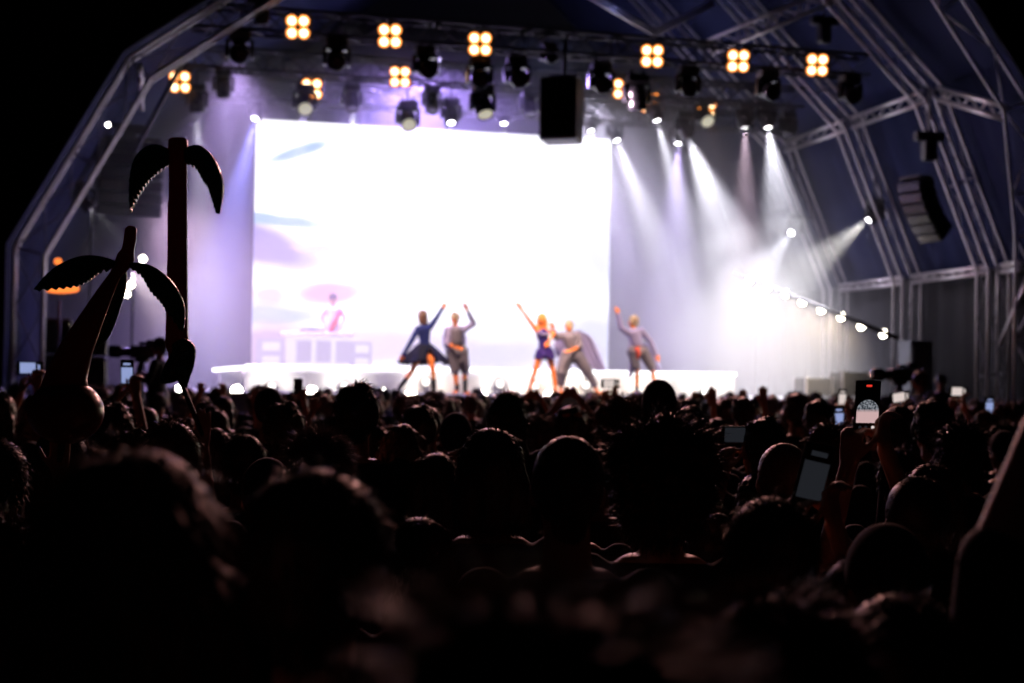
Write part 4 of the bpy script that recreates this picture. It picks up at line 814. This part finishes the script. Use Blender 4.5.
riser_box(147, 19.5, .75, 'black platform under the left video camera'); riser_box(906, 19.5, .45, 'black platform under the right video camera')
video_camera(142, 352, 19.5, .15, 'black video camera on a tripod seen between the palms', .75); video_camera(900, 375, 19.5, .1, 'black video camera on a tripod at the right below the floodlights', .45)
for px, d, zb, lb in ((158, 19.05, .75, 'camera operator standing behind the video camera between the palms'), (919, 19.05, .45, 'camera operator standing behind the right video camera'), (941, 22.5, .45, 'crew person with a lit face right of the grey cabinet')):
    p = WD(px, 380, d); o = person((p.x, p.y), .95, (1.3 if px < 930 else 2.8), 'cross', 'short', 'hairdark', 'shirt1', 'skin', False, lb, 'stage crew'); o.location.z = zb if px < 930 else .45
p = WD(941, 380, 22.5); r = empty('step_block', (p.x, p.y, 0), 'low black step under the crew person right of the grey cabinet', 'platform'); b = MB(); b.box((0, 0, .225), (.5, .4, .225), bev=.02); b.build('body', M['black'], r)

# ---- dancers
def J(px, py, dy=0.0, Y=28.0): return WY(px, py, Y+dy)
def dancer(name_label, head, sh, hips, arms, legs, skinm, hairm, Y=28.0, hair='short', turn=0.0, zfloor=STAGE_Z, headz=1.0):
    """joints are world points; returns the root and its origin"""
    org = Vector(((hips[0].x+hips[1].x)/2, (hips[0].y+hips[1].y)/2, zfloor)); r = empty('dancer', org, name_label, 'person', 'performers on the stage')
    g = lambda v: Vector(v)-org; s = MB(); q = Matrix.Rotation(turn, 3, 'Z'); hd = g(head); S = [g(v) for v in sh]; H = [g(v) for v in hips]; mS = (S[0]+S[1])/2; mH = (H[0]+H[1])/2
    head_mb(s, hd, q, .95); s.cap(mS+Vector((0, 0, .0)), hd-Vector((0, 0, .06)), .055, .05)
    s.cap(S[0].lerp(mS, .25), S[1].lerp(mS, .25), .06, .06); s.cap(mS-Vector((0, 0, .06)), mS.lerp(mH, .55), .115, .095); s.cap(mS.lerp(mH, .55), mH, .1, .12); s.cap(H[0].lerp(mH, .3), H[1].lerp(mH, .3), .1, .1)
    for i, (e, w_) in enumerate(arms):
        e, w_ = g(e), g(w_); arm_parts(s, S[i], e, w_); hand(s, w_, w_-e, (1, .1, .1), .25, 1.0, 1.15)
    for i, (k_, a_) in enumerate(legs):
        k_, a_ = g(k_), g(a_); s.cap(H[i], k_, .085, .055); s.cap(k_, a_, .056, .036); s.cap(a_-Vector((0, 0, .03)), a_+Vector((math.sin(-turn)*-.02+(.1 if i else -.1), -.1, -.05)), .036, .026)
    r_body = solid(s, 'dancer_body', FACE(M[skinm]), .011, 2, .4, face_extra(hd, q, .95)); put('body', r_body, r)
    hm = get_hair(hair, False); h = put('hair', hm, r, tuple(hd)); h.rotation_euler = (0, 0, turn); h.scale = (.95,)*3; setmat(h, M[hairm])
    return r, g, S, H, mS, mH
def cloth(r, name, mb, m, vox=.014, sm=3): return put(name, solid(mb, name, M[m], vox, sm), r)
def skirt(name, r, top_, hem, rt, rh, m, folds=7, amp=.12, ry=.75, rows=9, seg=56, open_=None):
    b = MB(); vs = []
    for sgn in (0, 1):
        for j in range(rows+1):
            t = j/rows; c = Vector(top_).lerp(Vector(hem), t); rr = rt+(rh-rt)*t**.8-.012*sgn
            for k in range(seg):
                a = 2*math.pi*k/seg; w_ = 1+amp*t*math.sin(folds*a+t*1.5); vs.append(c+Vector((rr*w_*math.cos(a), rr*w_*ry*math.sin(a), .05*t*math.sin(folds*a*.5))))
    n = (rows+1)*seg; fs = []
    skip = lambda k: open_ and open_[0] <= k/seg < open_[1]
    for o_ in (0, n):
        for j in range(rows):
            for k in range(seg):
                if j > rows*.3 and skip(k): continue
                fs.append((o_+j*seg+k, o_+j*seg+(k+1) % seg, o_+(j+1)*seg+(k+1) % seg, o_+(j+1)*seg+k))
    for k in range(seg):
        if not skip(k): fs.append((rows*seg+k, rows*seg+(k+1) % seg, n+rows*seg+(k+1) % seg, n+rows*seg+k))
    b.add(vs, fs); return b.build(name, M[m], r, True)
# woman in navy dress
A = [(J(411, 342, -.1), J(403, 355, -.15)), (J(436, 319), J(442, 309, .02))]
r, g, S, H, mS, mH = dancer('dancer in a navy dress with blue sleeves, lunging, one arm up', J(422, 317), [J(418, 329, -.02), J(430, 327, .02)], [J(421, 350), J(429, 350)], A, [(J(412, 371, -.05), J(398, 390)), (J(433, 371, -.18), J(434, 391, -.1))], 'skinwarm', 'hairbrown', hair='bob', turn=.5)
t = MB(); t.cap(mS-Vector((0, 0, .05)), mS.lerp(mH, .6), .135, .11); t.cap(mS.lerp(mH, .6), mH, .11, .13); t.cap(S[0], S[1], .07, .07)
for i in (0, 1): arm_parts(t, S[i], g(A[i][0]), g(A[i][1]), .016, 1.0)
cloth(r, 'bodice', t, 'navysleeve'); skirt('skirt', r, mH+Vector((-.01, 0, .14)), g(J(425, 363)), .12, .5, 'navy', 6, .16, .7, open_=(.74, .82))
t = MB()
for k_, a_ in ((J(412, 371, -.05), J(398, 390)), (J(433, 371, -.18), J(434, 391, -.1))): k_, a_ = g(k_), g(a_); t.cap(k_.lerp(a_, .45), a_, .058, .052); t.cap(a_, a_+Vector((0, -.1, -.05)), .045, .035)
cloth(r, 'boots', t, 'boot')
# dancer in grey with round coat
A = [(J(447, 344, -.12), J(457, 348, -.28)), (J(474, 324), J(467, 310))]
r, g, S, H, mS, mH = dancer('dancer in lilac coat and long grey shorts, one bent arm up', J(455, 319), [J(448, 330), J(463, 330)], [J(452, 352), J(462, 352)], A, [(J(455, 370), J(457, 390)), (J(465, 370), J(465, 391))], 'skinwarm', 'hairfair', hair='short', turn=2.6)
t = MB(); t.ell(mS.lerp(mH, .45)+Vector((-.02, .08, 0)), (.25, .13, .3)); t.cap(S[0], S[1], .08, .08); arm_parts(t, S[0], g(A[0][0]), g(A[0][1]), .03, .05); arm_parts(t, S[1], g(A[1][0]), g(A[1][1]), .018, .8); cloth(r, 'coat', t, 'lilac')
t = MB(); t.cap(mS+Vector((0, -.03, -.05)), mS.lerp(mH, .5)+Vector((0, -.03, 0)), .14, .13); cloth(r, 'top', t, 'greyc')
t = MB(); t.cap(H[0], H[1], .14, .14)
for i, k_ in enumerate((J(455, 370), J(465, 370))): t.cap(H[i], g(k_), .13, .1)
cloth(r, 'long_shorts', t, 'greyc')
t = MB(); a_ = g(J(465, 391)); t.cap(a_+Vector((0, 0, .22)), a_, .052, .048); a_ = g(J(457, 390)); t.cap(a_+Vector((0, 0, .1)), a_, .052, .048); cloth(r, 'boots', t, 'boot')
# the singer
A = [(J(529, 320), J(521, 309)), (J(554, 334, -.1), J(549, 341, -.12))]
r, g, S, H, mS, mH = dancer('woman with copper hair in a short indigo suit, bare legs apart, one arm up', J(542, 320), [J(537, 331), J(548, 331)], [J(541, 353), J(549, 353)], A, [(J(535, 371, -.05), J(530, 390)), (J(553, 372), J(556, 391))], 'skinwarm', 'hairred', hair='long', turn=2.8)
t = MB(); t.cap(mS+Vector((0, 0, -.06)), mS.lerp(mH, .5), .13, .105); t.cap(mS.lerp(mH, .5), mH, .11, .15); t.cap(H[0], H[1], .12, .12); cloth(r, 'suit_body', t, 'romper'); skirt('suit_skirt', r, mH+Vector((0, 0, .1)), mH+Vector((.0, 0, -.1)), .14, .22, 'romper', 9, .06)
b = MB(); b.path([(mS+Vector((-.12, -.1, -.02))), (mS+Vector((-.05, -.14, -.07))), (mS+Vector((.05, -.14, -.07))), (mS+Vector((.12, -.1, -.02)))], .02, 8); b.build('neckline_trim', M['lilac'], r, True)
# dancer in the cape
A = [(J(556, 337), J(553, 329, -.1)), (J(580, 347, -.1), J(569, 351, -.28))]
r, g, S, H, mS, mH = dancer('dancer in grey baggy trousers with a flared lilac cape, right of the copper haired woman', J(569, 327), [J(562, 336), J(577, 336)], [J(567, 356), J(577, 356)], A, [(J(562, 372, -.05), J(561, 391)), (J(587, 371), J(597, 391))], 'skinwarm', 'hairfair', Y=28.3, hair='short', turn=2.7)
t = MB(); t.cap(mS+Vector((0, -.02, -.05)), mS.lerp(mH, .5)+Vector((0, -.02, 0)), .15, .13); t.cap(S[0], S[1], .08, .08); arm_parts(t, S[0], g(A[0][0]), g(A[0][1]), .03, .6); arm_parts(t, S[1], g(A[1][0]), g(A[1][1]), .03, .1); cloth(r, 'top', t, 'greyc')
t = MB(); t.cap(H[0], H[1], .16, .16); t.cap(H[0], g(J(562, 372, -.05)), .15, .14); t.cap(g(J(562, 372, -.05)), g(J(561, 383)), .13, .09); t.cap(H[1], g(J(587, 371)), .15, .12); t.cap(g(J(587, 371)), g(J(594, 384)), .11, .08); cloth(r, 'baggy_trousers', t, 'greyc')
def sheet(name, r, g, left, right, Y, m, amp=.05, N=16, K=14, th=.02):
    a, c = crv(left, N), crv(right, N); b = MB()
    for sg in (0, 1):
        vs = [g(WY(a[i][0]+(c[i][0]-a[i][0])*k/K, a[i][1]+(c[i][1]-a[i][1])*k/K, Y+sg*th+amp*(i/N)*math.sin(k*1.35+i*.2)+.25*(k/K)*(i/N))) for i in range(N+1) for k in range(K+1)]
        b.add(vs, [(i*(K+1)+k, i*(K+1)+k+1, (i+1)*(K+1)+k+1, (i+1)*(K+1)+k) for i in range(N) for k in range(K)])
    n = (N+1)*(K+1); rim = [k for k in range(K+1)]+[i*(K+1)+K for i in range(1, N+1)]+[N*(K+1)+k for k in range(K-1, -1, -1)]+[i*(K+1) for i in range(N-1, 0, -1)]
    b.f += [(rim[i], rim[(i+1) % len(rim)], n+rim[(i+1) % len(rim)], n+rim[i]) for i in range(len(rim))]; b.m += [0]*len(rim)
    return b.build(name, M[m], r, True)
sheet('cape', r, g, [(570, 332), (576, 340), (582, 352), (590, 366), (597, 371)], [(578, 330), (590, 336), (597, 348), (603, 362), (606, 371)], 28.15, 'lilac')
sheet('cape_left_side', r, g, [(568, 332), (558, 334), (554, 344), (556, 356)], [(572, 332), (566, 338), (566, 348), (564, 358)], 28.2, 'lilac', .03)
# rightmost dancer
A = [(J(621, 328, -.05), J(618, 314, -.05)), (J(651, 342), J(656, 355, -.05))]
r, g, S, H, mS, mH = dancer('dancer in an open lilac coat with one arm stretched up, rightmost on stage', J(633, 322), [J(628, 333), J(641, 331)], [J(633, 352), J(643, 352)], A, [(J(637, 368, -.05), J(637, 391)), (J(652, 369), J(656, 390))], 'skinwarm', 'hairfair', hair='short', turn=1.2)
t = MB(); t.cap(mS+Vector((0, .02, -.05)), mS.lerp(mH, .6), .15, .13); t.cap(S[0], S[1], .08, .08)
for i in (0, 1): arm_parts(t, S[i], g(A[i][0]), g(A[i][1]), .02, .95)
cloth(r, 'coat_body', t, 'lilac')
sheet('coat_tail', r, g, [(628, 344), (630, 356), (629, 368), (628, 379)], [(638, 344), (638, 356), (637, 366), (632, 376)], 27.95, 'lilac', .04); sheet('coat_tail', r, g, [(638, 344), (642, 354), (648, 364), (652, 371)], [(647, 343), (654, 354), (659, 364), (661, 371)], 28.1, 'lilac', .04)
t = MB(); t.cap(H[0], H[1], .14, .14); t.cap(H[0], g(J(636, 366, -.05)), .12, .1); t.cap(H[1], g(J(651, 367)), .12, .1); cloth(r, 'shorts', t, 'greyc')
b = MB(); b.path([H[0]+Vector((.02, -.15, .1)), H[0]+Vector((.06, -.17, -.02)), H[0]+Vector((.05, -.16, -.15))], [.03, .05, .03], 8); b.build('waist_tie', M['redc'], r, True)
t = MB(); a_ = g(J(637, 391)); t.cap(a_+Vector((0, 0, .25)), a_, .052, .048); t.cap(a_, a_+Vector((0, -.1, -.04)), .045, .035); cloth(r, 'boots', t, 'boot')
# disc jockey
r, g, S, H, mS, mH = dancer('person with dark hair in a white top with a red sash behind the white booth', J(333, 299, 0, 33.4), [J(327, 310, 0, 33.4), J(340, 310, 0, 33.4)], [J(329, 337, 0, 33.4), J(338, 337, 0, 33.4)], [(J(322, 318, -.1, 33.4), J(326, 327, -.35, 33.4)), (J(345, 318, -.1, 33.4), J(341, 327, -.35, 33.4))], [(J(329, 352, 0, 33.4), J(329, 368, 0, 33.4)), (J(338, 352, 0, 33.4), J(338, 368, 0, 33.4))], 'skin', 'hairdark', turn=3.0, zfloor=RISER_Z)
t = MB(); t.cap(mS+Vector((0, 0, -.05)), mH, .14, .14); t.cap(S[0], S[1], .07, .07); cloth(r, 'top', t, 'white'); b = MB(); b.path([S[1]+Vector((0, -.13, 0)), mS.lerp(mH, .5)+Vector((0, -.17, 0)), H[0]+Vector((0, -.16, .1))], .06, 10); b.build('sash', M['redc'], r, True)

# ---- the rest of the crowd, only the people whose heads can be seen past those in front
GW, GH = 512, 342; grid = np.zeros((GH, GW), bool); yy, xx = np.mgrid[0:GH, 0:GW]
def paint(x, y, h, test):
    px, py, dd = PR((x, y, h)); u = FP/dd/2; cx, cyy = px/2, py/2
    m = ((xx-cx)/(.11*u))**2+((yy-cyy-.13*u)/(.13*u))**2 < 1
    body = (abs(xx-cx) < .24*u) & (yy > cyy+.36*u)
    f = m & ~grid
    if test and f.sum() < max(5, .12*m.sum()): return False
    grid[m | body] = True; return True
rnd = random.Random(21); cands = [(p.x, p.y, None) for p, _ in PLACED]; pl = [(p.x, p.y) for p, _ in PLACED]+[(WD(q, 380, 19.5).x+e, WD(q, 380, 19.5).y+f) for q in (147, 906) for e in (-.8, 0, .8) for f in (-.5, .3)]+[(WD(941, 380, 22.5).x, WD(941, 380, 22.5).y)]; y = 4.2
while y < 24.6:
    sp = .62+y*.008; x = (y*math.tan(YAW-R_(21)))-.5; x += rnd.uniform(0, sp)
    while x < y*math.tan(YAW+R_(21))+.5:
        qx, qy = x+rnd.uniform(-.14, .14), y+rnd.uniform(-.15, .15); x += sp*rnd.uniform(.95, 1.25)
        if min(((qx-a)**2+(qy-b_)**2) for a, b_ in pl) < .58**2: continue
        pl.append((qx, qy)); cands.append((qx, qy, (rnd.choice(['short', 'short', 'crop', 'fluffy', 'curly', 'bob', 'long', 'bun', 'short', 'beanie']), rnd.uniform(.93, 1.0))))
    y += .66+y*.006
KN = {'crop': 'cropped hair', 'short': 'short hair', 'fluffy': 'fluffy hair', 'curly': 'curly hair', 'bob': 'a chin length bob', 'long': 'long hair', 'bun': 'a hair bun', 'beanie': 'a knitted cap'}
LM = [(60, 'left of the leaning palm'), (120, 'behind the leaning palm'), (195, 'below the tall palm'), (245, 'right of the tall palm'), (330, 'below the white booth'), (395, 'left of the navy dancer'), (450, 'below the navy dancer'), (500, 'between the left dancers and singer'),
      (555, 'below the copper haired singer'), (605, 'below the flared cape'), (665, 'below the rightmost dancer'), (735, 'below the riser end'), (790, 'below the upper floodlights'), (850, 'left of the large phone'), (905, 'right of the large phone'), (960, 'below the grey cabinet'), (2000, 'near the right edge')]
cands.sort(key=lambda c: c[0]**2+c[1]**2); nfill = 0
for x, y, k in cands:
    if k is None: paint(x, y, 1.76, False); continue
    kd, s = k
    px, py, dd = PR((x, y, 1.7))
    if not (-15 < px < 1039) or not paint(x, y, HEADTOP[kd]*s, True): continue
    hc = rnd.choice(['hairdark', 'hairdark', 'hairbrown', 'hairbrown', 'hairgrey', 'hairdark']); cn = {'hairdark': 'black', 'hairbrown': 'brown', 'hairgrey': 'greying'}[hc]
    zone = 'nearest the stage' if dd > 18 else ('far ahead' if dd > 13 else ('mid crowd' if dd > 8.5 else 'few rows ahead'))
    lm = [n for a, n in LM if px < a][0]
    hn = KN[kd] if kd == 'beanie' else 'a '+cn+' hair bun' if kd == 'bun' else KN[kd].replace('hair', cn+' hair') if 'hair' in KN[kd] else 'a chin length '+cn+' bob'
    person((x, y), s, face_yaw(x, y)+rnd.uniform(-.3, .3), 'down', kd, hc, rnd.choice(['shirt1', 'shirt2', 'shirt3']), rnd.choice(SKINS), dd < 5.5, 'person with '+hn+' '+zone+', '+lm); nfill += 1
print('FILL', nfill)
# everyone whose label reads alike is told apart by who stands further left or nearer
seen = {}
for o in [o for o in COL.objects if o.parent is None and o.get('category') == 'person']: seen.setdefault(o['label'], []).append(o)
for l, os_ in seen.items():
    if len(os_) < 2: continue
    os_.sort(key=lambda o: PR(o.location+Vector((0, 0, 1.7)))[0])
    od = ['first', 'second', 'third', 'fourth', 'fifth', 'sixth', 'seventh']
    for i, o in enumerate(os_): o['label'] = l+', '+(('left one', 'right one')[i] if len(os_) == 2 else od[i]+' from left')
